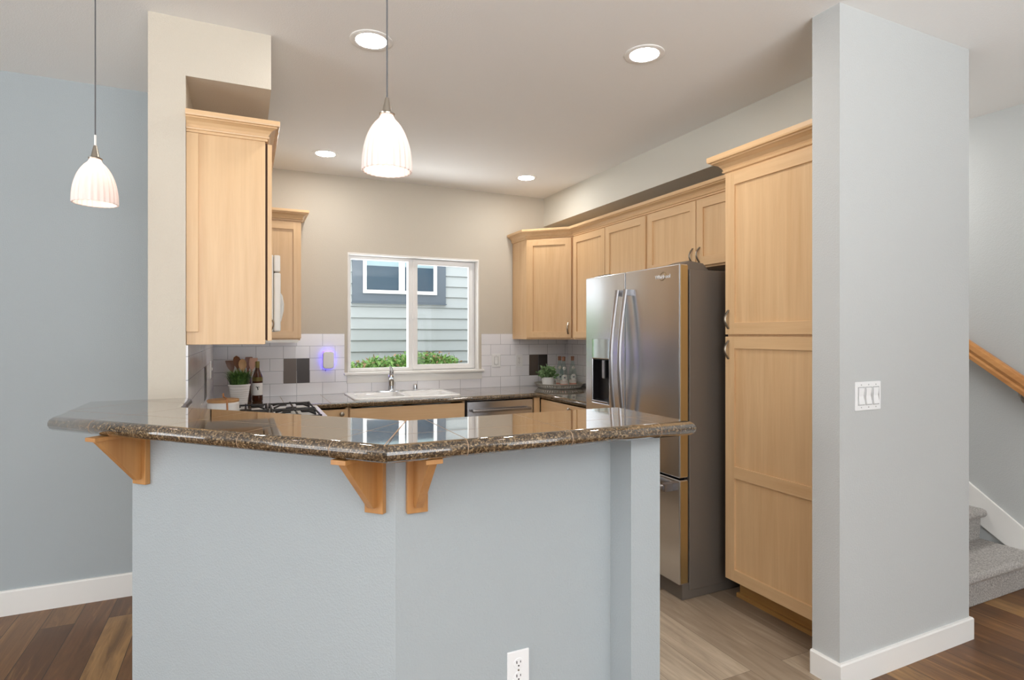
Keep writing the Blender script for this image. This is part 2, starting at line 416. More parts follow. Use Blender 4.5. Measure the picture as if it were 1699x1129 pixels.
# back wall with the window opening
WX0, WX1, WZ0, WZ1 = 0.785, 1.960, 1.078, 2.100
b = MB(); b.box(-0.36, WX0, YB, YB+0.15, 0, H); b.box(WX1, XR+0.14, YB, YB+0.15, 0, H); b.box(WX0, WX1, YB, YB+0.15, 0, WZ0); b.box(WX0, WX1, YB, YB+0.15, WZ1, H)
struct('wall_back', b, M_beige2)
struct('wall_right', MB().box(XR, 3.054, 1.656, YB, 0, H), M_grey)
struct('wall_column', MB().box(2.154, 3.054, 1.533, 1.656, 0, H), M_grey)
struct('wall_stair', MB().box(4.05, 4.2, -3.3, 6.3, 0, H), M_grey)
struct('wall_stair_end', MB().box(3.054, 4.05, 6.2, 6.3, 0, H), M_grey)
struct('wall_soffit_right', MB().box(2.644, XR, 1.656, YB, 2.465, H), M_cream)
struct('wall_soffit_left', MB().box(-0.225, 0.106, 2.766, YB, 2.50, H), M_beige)
K = 1.921; K2 = K+0.117*math.sqrt(2)
struct('wall_bar', MB().prism([(-0.338, K+0.338), (0.371, 1.55), (1.069, 1.55), (1.069, 1.44), (1.179, 1.44), (1.179, 1.667), (K2-1.667, 1.667), (-0.225, K2+0.225), (-0.225, 2.766), (-0.338, 2.766)], 0, 1.102), M_blue)
# living room shell behind the camera, open where its windows are
b = MB(); b.box(-3.9, -1.6, -3.3, -3.16, 0, H); b.box(2.2, 4.05, -3.3, -3.16, 0, H); b.box(-1.6, 2.2, -3.3, -3.16, 0, 0.4); b.box(-1.6, 2.2, -3.3, -3.16, 2.5, H)
struct('wall_rear', b, M_blue)
b = MB(); b.box(-3.9, -3.76, -3.16, -0.8, 0, H); b.box(-3.9, -3.76, 2.0, 3.7, 0, H); b.box(-3.9, -3.76, -0.8, 2.0, 0, 0.4); b.box(-3.9, -3.76, -0.8, 2.0, 2.5, H)
struct('wall_living_side', b, M_blue)
# baseboards
bbp = [(0, 0), (0.014, 0), (0.014, 0.094), (0.010, 0.1), (0, 0.1)]
struct('baseboard_left', MB().sweep([(-3.76, 3.70), (-0.36, 3.70), (-0.36, 2.78)], [(o, z*1.25) for o, z in bbp]), M_white)
struct('baseboard_column', MB().sweep([(2.154, 1.656), (2.154, 1.533), (3.054, 1.533), (3.054, 1.69)], bbp), M_white)
# backsplash tile
TT = 1.42
b = MB(); b.box(-0.225, WX0-0.03, YB-0.008, YB, 0.9, TT); b.box(WX1+0.03, XR, YB-0.008, YB, 0.9, TT); b.box(WX0-0.03, WX1+0.03, YB-0.008, YB, 0.9, 1.07)
ts = struct('wall_backsplash_back', b, M_tileX)
for x0, x1, m in ((0.281, 0.379, M_dtile1), (0.381, 0.479, M_dtile2), (2.481, 2.579, M_dtile1), (2.581, 2.679, M_dtile2)):
    MB().box(x0, x1, YB-0.0095, YB-0.003, 1.021, 1.219).build('accent_tile', m, ts)
b = MB(); b.box(-0.225, -0.217, 2.772, YB-0.008, 0.9, 1.368)
tl = struct('wall_backsplash_left', b, M_tileY)
for y0, y1, m in ((3.861, 3.959, M_dtile2), (3.961, 4.059, M_dtile1)):
    MB().box(-0.222, -0.2155, y0, y1, 1.021, 1.219).build('accent_tile', m, tl)
struct('wall_backsplash_right', MB().box(XR-0.008, XR, 3.30, YB-0.008, 0.9, 1.40), M_tileY)

# ------------------------------------------------------------------ window
w = thing('window_1', None, None, (0, 0, 0)); tag(w, kind='structure')
def ring(x0, x1, z0, z1, t, y0, y1, mull=None):
    us = [x0, x0+t]+(list(mull) if mull else [])+[x1-t, x1]
    return MB().grid(us, [z0, z0+t, z1-t, z1], y0, y1, {(1, 1), (3, 1)} if mull else {(1, 1)})
MB().grid([WX0-0.004, WX0+0.008, WX1-0.008, WX1+0.004], [1.095, WZ1-0.010, WZ1+0.004], YB-0.006, YB+0.09, {(1, 0)}).build('jamb_liner', M_white, w, 0.002)
fx0, fx1, fz0, fz1 = WX0+0.009, WX1-0.009, 1.096, WZ1-0.011
ring(fx0, fx1, fz0, fz1, 0.026, YB+0.075, YB+0.15, (1.322, 1.375)).build('frame', M_vinyl, w, 0.003)
sash = ring(1.360, fx1-0.020, fz0+0.007, fz1-0.008, 0.042, YB+0.066, YB+0.100).build('sash', M_vinyl, w, 0.004)
MB().box(1.400, fx1-0.060, YB+0.083, YB+0.087, fz0+0.047, fz1-0.048).build('pane', M_glass, sash)
MB().box(fx0+0.024, 1.324, YB+0.118, YB+0.122, fz0+0.024, fz1-0.024).build('pane', M_glass, w)
l = MB(); l.box(1.352, 1.368, YB+0.052, YB+0.07, 1.545, 1.605); l.box(1.356, 1.364, YB+0.046, YB+0.054, 1.56, 1.582); l.build('latch', M_vinyl, w, 0.003)
st = struct('trim_1', MB().box(WX0-0.035, WX1+0.045, YB-0.045, YB+0.15, 1.071, 1.094), M_white, 0.006)
struct('trim_2', MB().box(WX0-0.012, WX1+0.03, YB-0.016, YB, 1.004, 1.071), M_white, 0.003)

# ------------------------------------------------------------------ outside: neighbouring house, shrubs
YH = 7.8
hs = thing('neighbor_house', 'grey lap-sided house wall with a sliding window seen through the kitchen window', 'house', (0, YH, -0.3))
m = MB(); EX = 0.151; HX0, HX1 = 0.95, 7.5
for i in range(-3, 32):
    z = 1.791-0.3*0+i*EX-12*EX+0.3
    m.extr([(0.03, z-0.002), (-0.022, z-0.002), (-0.022, z+0.008), (-0.004, z+EX-0.006), (0.03, z+EX-0.006)], 0, HX0, HX1)
m.build('siding', M_siding, hs)
MB().box(HX0-0.02, HX1, 0.028, 0.2, 0, 5).build('wall', M_siding, hs)
MB().box(HX0-0.08, HX0+0.02, -0.03, 0.2, 0, 5).build('corner_board', M_trimx, hs)
m = MB(); ox = 0.3
m.grid([1.285, 1.43, 2.425, 2.57], [1.845+ox, 1.985+ox, 3.2+ox, 3.34+ox], -0.045, 0.02, {(1, 1)})
m.build('window_trim', M_trimx, hs)
MB().box(1.275, 2.58, -0.062, 0.02, 1.828+ox, 1.844+ox).build('window_ledge', M_trimx, hs)
fr = ring(1.42, 2.435, 1.965+ox, 3.22+ox, 0.045, -0.068, 0.0, (1.90, 1.98)).build('window_frame', M_vinyl, hs)
MB().box(1.46, 1.91, -0.045, -0.03, 2.0+ox, 3.16+ox).build('pane', M_housepane, fr)
MB().box(1.97, 2.40, -0.045, -0.03, 2.0+ox, 3.16+ox).build('pane', M_housepane, fr)
MB().box(1.46, 2.40, -0.048, -0.044, 2.335+ox, 3.16+ox).build('blind', M_blind, fr)
tag(MB().box(-14, 14, 5.11, 22, -0.42, -0.3).build('ground', M_ground), kind='structure')
def leaves(mb, n, centre, rad, size, mi=0, rng=random, up=0.2):
    for _ in range(n):
        while True:
            p = Vector((rng.uniform(-1, 1), rng.uniform(-1, 1), rng.uniform(-1, 1)))
            if 0.25 < p.length < 1: break
        p = Vector((centre[0]+p.x*rad[0], centre[1]+p.y*rad[1], centre[2]+p.z*rad[2]))
        d = Vector((rng.uniform(-1, 1), rng.uniform(-1, 1), rng.uniform(-0.4, 1)+up)).normalized()
        s = d.cross(Vector((rng.uniform(-1, 1), rng.uniform(-1, 1), rng.uniform(-1, 1)))).normalized()
        L = size*rng.uniform(0.7, 1.3); Wd = L*0.28; nrm = d.cross(s)*L*0.12
        a = mb.v(p); b1 = mb.v(p+d*L*0.5+s*Wd+nrm); b2 = mb.v(p+d*L*0.5-s*Wd+nrm); c = mb.v(p+d*L)
        
        for q in ([a, b1, c], [a, c, b2]):
            f = mb.f(q)
            if f: f.material_index = mi
rng = random.Random(3)
hg = thing('garden_hedge', 'low green hedge with reddish tips growing under the neighbour window', 'hedge', (1.85, 7.28, -0.3))
m = MB(); m3 = MB()
for k in range(14):
    x = -0.66+k*0.100; h = 1.36+0.015*min(k, 8)-0.012*max(0, k-8)+rng.uniform(-0.02, 0.02)
    leaves(m, 760, (x, 0, h-0.26), (0.13, 0.2, 0.26), 0.055, rng=rng); leaves(m, 14, (x, -0.02, h-0.06), (0.15, 0.2, 0.10), 0.045, 1, rng=rng)
    if k % 3 == 1: m3.tube([(x, 0, 0), (x+0.04, 0, h*0.4), (x, 0.03, h*0.8)], [0.014, 0.011, 0.006], 6)
m.build('foliage', [M_hedge, M_hedge2], hg); m3.build('stem', M_soil, hg)
# tree beyond the corner of the house (mirrored in the refrigerator door)
def tree(x, y, h, label):
    t = thing('garden_tree', label, 'tree', (x, y, -0.3), group='trees beyond the house corner')
    MB().tube([(0, 0, 0), (0.05, 0, h*0.3), (0, 0.03, h*0.6)], [0.12, 0.09, 0.05], 10).build('trunk', M_soil, t)
    m = MB(); leaves(m, 3000, (0, 0, h*0.66), (1.1, 1.0, h*0.34), 0.16, rng=rng); m.build('crown', M_hedge, t)
tree(-1.6, 10.5, 2.3, 'smaller leafy green tree close behind the neighbour house corner'); tree(-4.2, 12.0, 2.6, 'larger leafy green tree farther behind the neighbour house corner')

# ------------------------------------------------------------------ bar counter, corbels
ZB = 1.148; TH = 0.045
bar = thing('bar_countertop', 'brown granite tile bar top with bullnose edge on the blue-grey half wall', 'countertop', (0, 0, 0))
Bc, Ec = (0.302, 1.358), (0.455, 1.765)
slab('granite_top', [(-0.574, 2.298), Bc, Ec, (-0.20, 2.43), (-0.20, 2.764), (-0.574, 2.764)], ZB, TH, [1, 0, 1, 1, 0, 1], M_barL, bar)
slab('granite_top', [(0.3045, 1.358), (1.252, 1.358), (1.252, 1.765), (0.4575, 1.765)], ZB, TH, [1, 1, 1, 0], M_barR, bar)
MB().prism([(0.3025, 1.380), (0.3055, 1.380), (0.4590, 1.762), (0.4560, 1.762)], ZB-0.03, ZB+0.0002).build('mitre_joint', M_grout, bar)
def corbel(loc, rz, label):
    t = thing('wooden_corbel', label, 'corbel', loc, rz, 'wooden corbels under the bar')
    zt = ZB-TH-0.001-loc[2]
    MB().box(-0.029, 0.029, -0.018, 0, -0.176, zt).build('back_plate', M_corbel, t, 0.0015)
    MB().extr([(-0.018, -0.012), (-0.018, -0.158), (-0.032, -0.158), (-0.158, -0.014), (-0.158, -0.012)], 0, -0.011, 0.011).build('bracket_web', M_corbel, t, 0.0015)
    MB().box(-0.022, 0.022, -0.172, -0.018, -0.012, zt).build('top_plate', M_corbel, t, 0.001)
    return t
zc = ZB-TH-0.001
s2 = math.sqrt(0.5)
def on_left(x): return (x, K-x)
corbel((*on_left(-0.300), zc), -PI/4, 'honey wood corbel under the bar end nearest the blue wall')
corbel((*on_left(0.330), zc), -PI/4, 'honey wood corbel on the angled bar wall close to the bar corner')
corbel((0.428, 1.55, zc), 0, 'honey wood corbel on the straight bar wall, above the outlet side')

# ------------------------------------------------------------------ cabinets
def door(parent, x0, x1, z0, z1, handle=None, hz=None, mid=None, th=0.02, st=0.055, knob=None):
    """shaker door in the parent's local frame, front face towards -y"""
    zs_ = [z0, z0+st]+([mid-st/2, mid+st/2] if mid else [])+[z1-st, z1]
    op = {(1, 1), (1, 3)} if mid else {(1, 1)}
    rail = M_wx if abs(math.sin(parent.rotation_euler.z)) < 0.5 else M_wy
    d = MB().grid([x0, x0+st, x1-st, x1], zs_, -th, 0, op, lambda i, j: 1 if i == 1 else 0).build('door', [M_wv, rail], parent, 0.0012)
    MB().box(x0+st-0.003, x1-st+0.003, -th+0.010, -0.002, z0+st-0.003, z1-st+0.003).build('door_panel', M_wv, d)
    if handle is not None:
        pts = []
        for k in range(9):
            a = k/8; pts.append((handle, -th-0.028*math.sin(PI*a), hz+0.096*a))
        MB().tube(pts, 0.0045, 8, flat=1.5).build('handle', M_nickel, d, smooth=True)
    if knob: 
        MB(Matrix.Translation((knob[0], -th, knob[1])) @ Matrix.Rotation(PI/2, 4, 'X')).lathe([(0.006, 0), (0.006, 0.014), (0.016, 0.017), (0.017, 0.024), (0.010, 0.029), (0, 0.030)], 20).build('knob', M_nickel, d, smooth=True)
    return d
def xf(o, loc, rz):
    o.location = loc; o.rotation_euler = (0, 0, rz); return o
CROWN = [(0, 0), (0.008, 0), (0.008, 0.010), (0.014, 0.012), (0.016, 0.018), (0.012, 0.021), (0.016, 0.030), (0.025, 0.042), (0.040, 0.050), (0.046, 0.051), (0.046, 0.056), (0.055, 0.058), (0.057, 0.064), (0.057, 0.080), (0, 0.080)]
def crown(path, z, parent, mat=None):
    return MB().sweep(path, [(o, z+h) for o, h in CROWN]).build('crown_molding', mat or M_wx, parent)

# near upper cabinet on the left wall: its end panel faces the camera
X0 = -0.217
c = thing('upper_cabinet', 'maple upper cabinet at the wall end, plain end panel facing the bar', 'cabinet', (0.083, 2.79, 0), PI/2, 'maple upper cabinets')
# local: x -> +Y, -y -> +X
MB().box(0, 0.53, 0.0, 0.307, 1.37, 2.286).build('body', M_wv, c, 0.001)
MB().box(0.003, 0.527, -0.009, 0.0, 1.39, 2.266).build('shadow_gap', M_gap_shade, c)  # solid dark brown strip, shade between box and door put into its colour
xf(door(c, 0.0, 0.526, 1.385, 2.262, handle=0.49, hz=1.42, th=0.018), (0, -0.009, 0), 0)
MB().box(-0.010, 0.0, 0.262, 0.307, 1.425, 2.27).build('filler_strip', M_wv, c, 0.001)
crown([(-0.001, 0.307), (-0.001, -0.001), (0.53, -0.001)], 2.272, c)
# cabinet above the microwave
c = thing('microwave_cabinet', 'short maple cabinet above the white microwave', 'cabinet', (0.083, 3.325, 0), PI/2, 'maple upper cabinets')
MB().box(0, 0.76, 0, 0.30, 1.85, 2.286).build('body', M_wv, c, 0.001)
door(c, 0.004, 0.378, 1.86, 2.262, handle=0.35, hz=1.89); door(c, 0.382, 0.756, 1.86, 2.262, handle=0.41, hz=1.89)
crown([(0, -0.001), (0.76, -0.001)], 2.272, c)
# corner cabinet on the back wall, left of the window
c = thing('upper_cabinet', 'maple upper cabinet on the back wall behind the microwave', 'cabinet', (-0.217, 4.65, 0), 0, 'maple upper cabinets')
MB().box(0, 0.600, 0, 0.30, 1.37, 2.286).build('body', M_wv, c, 0.001)
door(c, 0.30, 0.604, 1.385, 2.262)
MB().box(0.02, 0.585, -0.012, 0.0, 1.352, 1.374).build('light_rail', M_white, c)
crown([(0, -0.002), (0.602, -0.002), (0.602, 0.300)], 2.272, c)
# right wall: corner cabinet with its diagonal door
c = thing('corner_cabinet', 'maple corner upper cabinet with diagonal door above the tray and bottles', 'cabinet', (0, 0, 0), 0, 'maple upper cabinets')
MB().prism([(2.304, YB-0.009), (2.304, 4.655), (2.609, 4.35), (XR-0.009, 4.35), (XR-0.009, YB-0.009)], 1.37, 2.286).build('body', M_wv, c, 0.001)
LD = 0.305*math.sqrt(2)
xf(door(c, 0.012, LD-0.012, 1.385, 2.262, handle=LD-0.04, hz=1.42), (2.304, 4.655, 0), -PI/4)
# two-door cabinet between corner and refrigerator
c = thing('upper_cabinet', 'maple two-door upper cabinet between the corner cabinet and the refrigerator', 'cabinet', (2.609, 4.346, 0), -PI/2, 'maple upper cabinets')
MB().box(0, 1.03, 0, 0.296, 1.37, 2.286).build('body', M_wv, c, 0.001)
door(c, 0.028, 0.512, 1.385, 2.262, handle=0.485, hz=1.42); door(c, 0.520, 1.022, 1.385, 2.262, handle=0.548, hz=1.42)
# cabinet over the refrigerator
c = thing('refrigerator_cabinet', 'short maple two-door cabinet above the refrigerator', 'cabinet', (2.609, 3.312, 0), -PI/2, 'maple upper cabinets')
MB().box(0, 0.995, 0, 0.296, 1.832, 2.286).build('body', M_wv, c, 0.001)
door(c, 0.010, 0.494, 1.845, 2.262, handle=0.468, hz=1.865); door(c, 0.502, 0.985, 1.845, 2.262, handle=0.530, hz=1.865)
cr = thing('crown_molding', 'maple crown molding running along the upper cabinets under the pale soffit', 'molding')
MB().sweep([(2.304, YB-0.01), (2.304, 4.655), (2.609, 4.35), (2.609, 2.385)], [(o+0.001, 2.272+h) for o, h in CROWN]).build('molding_run', M_wy, cr)
# pantry
PX = 2.345
c = thing('pantry_cabinet', 'tall maple pantry cabinet beside the refrigerator', 'cabinet', (PX, 2.306, 0), -PI/2)
MB().box(0, 0.64, 0.0, 0.555, 0.11, 2.286).build('body', M_wv, c, 0.001)
door(c, 0.0, 0.636, 1.414, 2.262, handle=0.022, hz=1.445, st=0.062)
door(c, 0.0, 0.636, 0.118, 1.402, handle=0.022, hz=1.285, st=0.062, mid=0.69)
b = MB(); b.box(0.01, 0.63, 0.075, 0.5, 0.0, 0.11); b.box(0.0, 0.63, 0.060, 0.075, 0.0, 0.022); b.build('toe_kick', M_kick, c)
MB().sweep([(-0.001, 0.2), (-0.001, -0.001), (0.64, -0.001)], [(o*1.35, 2.262+h*1.3) for o, h in CROWN]).build('crown_molding', M_wy, c)

# ------------------------------------------------------------------ kitchen counter, base cabinets
ZC = 0.92
kt = slab('kitchen_countertop', [(-0.216, 4.09), (0.43, 4.09), (0.43, 4.30), (2.245, 4.30), (2.245, 3.305), (2.905, 3.305), (2.905, YB-0.009), (-0.216, YB-0.009)], ZC, 0.04,
     [0, 1, 1, 1, 0, 0, 0, 0], M_ctr, None, holes=[(0.78, 1.575, 4.42, 4.80)])
tag(kt, 'grey-brown granite tile kitchen counter holding the white sink and round tray', 'countertop')
kt2 = slab('kitchen_countertop', [(-0.216, 2.33), (0.43, 2.33), (0.43, 3.315), (-0.216, 3.315)], ZC, 0.04, [0, 1, 0, 0], M_ctr)
tag(kt2, 'granite tile counter between the bar and the white range', 'countertop')
def base(name, label, x0, x1, yf, loc=None, rz=0, drawer=True, nd=1, dr_only=False):
    w_ = x1-x0
    t = thing(name, label, 'cabinet', loc or (x0, yf, 0), rz, 'maple base cabinets')
    MB().grid([0.001, 0.02, w_-0.02, w_-0.001], [0.1, 0.12, 0.879], 0, 0.60, {(1, 1)}).build('body', M_wv, t)
    MB().box(0.001, w_-0.001, 0.06, 0.60, 0.0, 0.1).build('toe_kick', M_kick, t)
    dz = 0.868
    if drawer:
        d = MB().box(0.006, w_-0.006, -0.02, 0, 0.715, 0.868).build('drawer_front' if drawer == 2 else 'false_front', M_wx if rz == 0 else M_wy, t, 0.002)
        if drawer == 2:
            MB(Matrix.Translation((w_/2 if w_ > 0.3 else w_-0.05, -0.02, 0.835)) @ Matrix.Rotation(PI/2, 4, 'X')).lathe([(0.006, 0), (0.006, 0.014), (0.016, 0.017), (0.017, 0.024), (0.010, 0.029), (0, 0.030)], 20).build('knob', M_nickel, d, smooth=True)
        dz = 0.70
    for k in range(nd):
        a = 0.006+(w_-0.012)*k/nd; e = 0.006+(w_-0.012)*(k+1)/nd
        door(t, a+0.001, e-0.001, 0.115, dz, knob=(e-0.03 if k == 0 else a+0.03, dz-0.06))
    return t
YFc = 4.345
base('base_cabinet', 'narrow maple base cabinet with drawer knob beside the sink cabinet, near the range', 0.45, 0.690, YFc, drawer=2)
base('sink_cabinet', 'wide maple sink cabinet with plain false front under the white sink', 0.692, 1.598, YFc, drawer=1, nd=2)
tag(MB().box(2.213, 2.268, 4.326, 4.345, 0.1, 0.879).build('cabinet_filler', M_wv, None, 0.001), 'narrow maple filler panel in the inner corner beside the dishwasher', 'cabinet panel')
base('base_cabinet', 'maple base cabinet between the corner and the refrigerator', 0, 1.00, 0, (2.29, 4.318, 0), -PI/2, drawer=2, nd=2)
dw = thing('dishwasher', 'stainless steel dishwasher under the counter between sink cabinet and corner', 'dishwasher', (1.605, 4.345, 0))
MB().box(0, 0.602, 0, 0.58, 0.02, 0.875).build('body', M_black, dw)
MB().box(0.006, 0.596, -0.022, 0, 0.11, 0.872).build('door', M_steel, dw, 0.004)
b = MB(); b.tube([(0.04, -0.06, 0.80), (0.56, -0.06, 0.80)], 0.012, 10); b.box(0.05, 0.07, -0.06, -0.02, 0.79, 0.81); b.box(0.53, 0.55, -0.06, -0.02, 0.79, 0.81); b.build('handle', M_steelh, dw, smooth=True)

# sink and faucet
sk = thing('kitchen_sink', 'white double-basin drop-in sink below the window', 'sink', (0.745, 4.385, ZC))
b = MB(); w_, d_ = 0.845, 0.545
holes = [(0.05, 0.40, 0.05, 0.40), (0.445, 0.795, 0.05, 0.40)]
bm = b.bm
def rr_poly(x0, x1, y0, y1, r, n=4):
    p = []
    for cx_, cy_, a0 in ((x1-r, y0+r, -PI/2), (x1-r, y1-r, 0), (x0+r, y1-r, PI/2), (x0+r, y0+r, PI)):
        for k in range(n+1): a = a0+PI/2*k/n; p.append((cx_+r*math.cos(a), cy_+r*math.sin(a)))
    return p
loops = []
for (o, z) in ((0.0, 0.0), (0.0, 0.006), (0.004, 0.011), (0.012, 0.013)):
    loops.append([bm.verts.new((x, y, z)) for x, y in rr_poly(o, w_-o, o, d_-o, 0.04)])
for A, B_ in zip(loops, loops[1:]):
    for i in range(len(A)): bm.faces.new([A[i], A[(i+1) % len(A)], B_[(i+1) % len(A)], B_[i]])
es = [bm.edges.get((loops[-1][i], loops[-1][(i+1) % len(A)])) for i in range(len(A))]
for h_ in holes:
    L0 = [bm.verts.new((x, y, 0.013)) for x, y in rr_poly(*h_, 0.04)]
    es += [bm.edges.new((L0[i], L0[(i+1) % len(L0)])) for i in range(len(L0))]
    prev = L0
    for (o, z) in ((0.004, 0.008), (0.006, -0.02), (0.02, -0.15), (0.04, -0.165)):
        L1 = [bm.verts.new((x, y, z)) for x, y in rr_poly(h_[0]+o, h_[1]-o, h_[2]+o, h_[3]-o, 0.04)]
        for i in range(len(L1)): bm.faces.new([prev[i], prev[(i+1) % len(L1)], L1[(i+1) % len(L1)], L1[i]])
        prev = L1
    bm.faces.new(prev)
bmesh.ops.triangle_fill(bm, use_beauty=True, edges=es)
b.build('basin', M_ceram, sk, smooth=True)
for x in (0.225, 0.62): MB().lathe([(0.0, 0.002), (0.035, 0.002), (0.04, 0.0)], 20, (x, 0.22, -0.164)).build('drain', M_chrome, sk)
zs = ZC+0.013
fa = thing('kitchen_faucet', 'chrome single-lever faucet at the back of the white sink', 'faucet', (1.125, 4.86, zs))
MB().lathe([(0.0, 0.0), (1.0, 0.0), (1.0, 0.006), (0.9, 0.010), (0.0, 0.011)], 32, sx=0.125, sy=0.028).build('base_plate', M_chrome, fa, smooth=True)
MB().lathe([(0.027, 0.008), (0.026, 0.05), (0.024, 0.10), (0.026, 0.125), (0.02, 0.14), (0, 0.145)], 24).build('body', M_chrome, fa, smooth=True)
MB().tube([(0, -0.005, 0.06), (-0.012, -0.05, 0.095), (-0.024, -0.11, 0.115), (-0.034, -0.155, 0.113), (-0.040, -0.185, 0.10)], [0.017, 0.016, 0.016, 0.019, 0.021], 14).build('spout', M_chrome, fa, smooth=True)
MB().cyl((-0.0405, -0.187, 0.1), (-0.042, -0.192, 0.062), 0.021, 18).build('spray_head', M_nickel, fa, smooth=True)
MB().tube([(0.0, 0, 0.135), (0.004, -0.004, 0.165), (-0.004, -0.014, 0.195), (-0.018, -0.03, 0.212)], [0.021, 0.019, 0.013, 0.006], 12, flat=0.8).build('lever', M_chrome, fa, smooth=True)
ag = tag(MB().lathe([(0.022, 0), (0.022, 0.004), (0.018, 0.006), (0.018, 0.045), (0.015, 0.052), (0, 0.054)], 20).build('air_gap', M_chrome, None, smooth=True), 'small chrome air gap cap beside the faucet', 'air gap')
ag.location = (1.335, 4.865, zs)

# ------------------------------------------------------------------ range and microwave
rg = thing('gas_range', 'white gas range with black grates below the microwave', 'stove', (-0.20, 3.325, 0))
MB().box(0, 0.61, 0, 0.755, 0.05, 0.915).build('body', M_mw, rg, 0.006)
MB().box(0.0, 0.645, -0.002, 0.757, 0.915, 0.935).build('cooktop', M_mw, rg, 0.008)
MB().box(0.611, 0.645, 0.02, 0.735, 0.22, 0.80).build('oven_door', M_mw, rg, 0.006)
b = MB(); b.tube([(0.69, 0.08, 0.75), (0.69, 0.675, 0.75)], 0.012, 10); b.box(0.64, 0.69, 0.10, 0.12, 0.74, 0.76); b.box(0.64, 0.69, 0.64, 0.66, 0.74, 0.76); b.build('oven_handle', M_mw, rg, smooth=True)
for k in range(5):
    y = 0.09+k*0.145
    MB(Matrix.Translation((0.628, y, 0.868)) @ Matrix.Rotation(PI/2, 4, 'Y')).lathe([(0.026, 0), (0.026, 0.012), (0.02, 0.014), (0.018, 0.034), (0, 0.036)], 20).build('control_knob', M_mw, rg, smooth=True)
MB().box(0.0, 0.06, 0, 0.755, 0.935, 0.985).build('back_guard', M_mw, rg, 0.006)
for gx in (0.085, 0.345):
    for gy in (0.04, 0.405):
        m = MB()
        for (a0, a1) in (((0, 0), (0.24, 0)), ((0, 0.31), (0.24, 0.31)), ((0, 0), (0, 0.31)), ((0.24, 0), (0.24, 0.31))):
            m.tube([(gx+a0[0], gy+a0[1], 0.962), (gx+a1[0], gy+a1[1], 0.962)], 0.006, 6)
        for k in range(6):
            a = k*PI/3+PI/6; ex = gx+0.12+0.118*math.cos(a); ey = gy+0.155+0.15*math.sin(a)
            m.tube([(gx+0.12+0.035*math.cos(a), gy+0.155+0.035*math.sin(a), 0.972), (gx+0.12+0.08*math.cos(a), gy+0.155+0.09*math.sin(a), 0.974), (ex, ey, 0.962)], 0.006, 6)
        for (a, e) in ((0, 0), (0.24, 0), (0, 0.31), (0.24, 0.31)): m.cyl((gx+a, gy+e, 0.935), (gx+a, gy+e, 0.968), 0.007, 8)
        m.build('grate', M_iron, rg, smooth=True)
        MB().lathe([(0.045, 0.935), (0.045, 0.944), (0.032, 0.946), (0.032, 0.954), (0, 0.956)], 20, (gx+0.12, gy+0.155, 0)).build('burner', M_black, rg, smooth=True)
mw = thing('microwave', 'white over-the-range microwave seen side-on past the near upper cabinet', 'microwave', (-0.217, 3.327, 1.43))
MB().box(0, 0.355, 0, 0.755, 0, 0.41).build('body', M_mw, mw, 0.006)
MB().box(0.357, 0.392, 0, 0.56, 0.0, 0.315).build('door', M_mw, mw, 0.008, seg=3)
MB().box(0.357, 0.392, 0.563, 0.755, 0.0, 0.315).build('control_panel', M_mw, mw, 0.008, seg=3)
MB().box(0.357, 0.390, 0, 0.755, 0.320, 0.41).build('vent_grille', M_mw, mw, 0.008, seg=3)
MB().box(0.391, 0.394, 0.06, 0.46, 0.06, 0.27).build('door_window', M_black, mw)
MB().tube([(0.388, 0.515, 0.03), (0.412, 0.515, 0.07), (0.426, 0.515, 0.13), (0.428, 0.515, 0.17), (0.42, 0.515, 0.22), (0.388, 0.515, 0.27)], 0.011, 10).build('handle', M_mw, mw, smooth=True)

# ------------------------------------------------------------------ refrigerator
fr = thing('refrigerator', 'stainless steel french-door refrigerator with bottom freezer and water dispenser', 'refrigerator', (0, 0, 0))
FX = 2.07; Y0, Y1 = 2.372, 3.285; YM = 2.848
MB().box(2.15, 2.885, 2.385, 3.275, 0.045, 1.762).build('body', M_fside, fr, 0.004)
MB().box(2.128, 2.15, 2.40, 3.26, 0.09, 1.75).build('door_gasket', M_black, fr)
b = MB(); b.box(2.105, 2.60, 2.39, 3.27, 0.0, 0.085); b.build('base_grille', M_fside, fr, 0.003)
def fdoor(name, ya, yb, za, zb, hole=None):
    m = MB()
    if not hole: m.box(FX, 2.128, ya, yb, za, zb)
    else:
        hy0, hy1, hz0, hz1 = hole
        # one solid with a rectangular pocket cut into its front
        X1 = 2.128
        ys = [ya, hy0, hy1, yb]; zs_ = [za, hz0, hz1, zb]
        G = {}
        for i, y in enumerate(ys):
            for j, z in enumerate(zs_): G[(i, j)] = m.v((FX, y, z))
        for i in range(3):
            for j in range(3):
                if (i, j) != (1, 1): m.f([G[(i, j)], G[(i+1, j)], G[(i+1, j+1)], G[(i, j+1)]])
        Bk = [m.v((X1, y, z)) for y, z in ((ya, za), (yb, za), (yb, zb), (ya, zb))]
        m.f(Bk)
        m.f([G[(0, 0)], G[(1, 0)], G[(2, 0)], G[(3, 0)], Bk[1], Bk[0]]); m.f([G[(0, 3)], G[(1, 3)], G[(2, 3)], G[(3, 3)], Bk[2], Bk[3]])
        m.f([G[(0, j)] for j in range(4)]+[Bk[3], Bk[0]]); m.f([G[(3, j)] for j in range(4)]+[Bk[2], Bk[1]])
        Pk = {k: m.v((FX+0.05, ys[k[0]], zs_[k[1]])) for k in ((1, 1), (2, 1), (2, 2), (1, 2))}
        ks = [(1, 1), (2, 1), (2, 2), (1, 2)]
        for a in range(4): m.f([G[ks[a]], G[ks[(a+1) % 4]], Pk[ks[(a+1) % 4]], Pk[ks[a]]])
        m.f([Pk[k] for k in ks])
    return m.build(name, M_steel, fr, 0.006, seg=3)
dn = fdoor('door', Y0, YM-0.003, 0.655, 1.787)
df = fdoor('door', YM+0.003, Y1, 0.655, 1.787, hole=(3.02, 3.205, 0.975, 1.255))
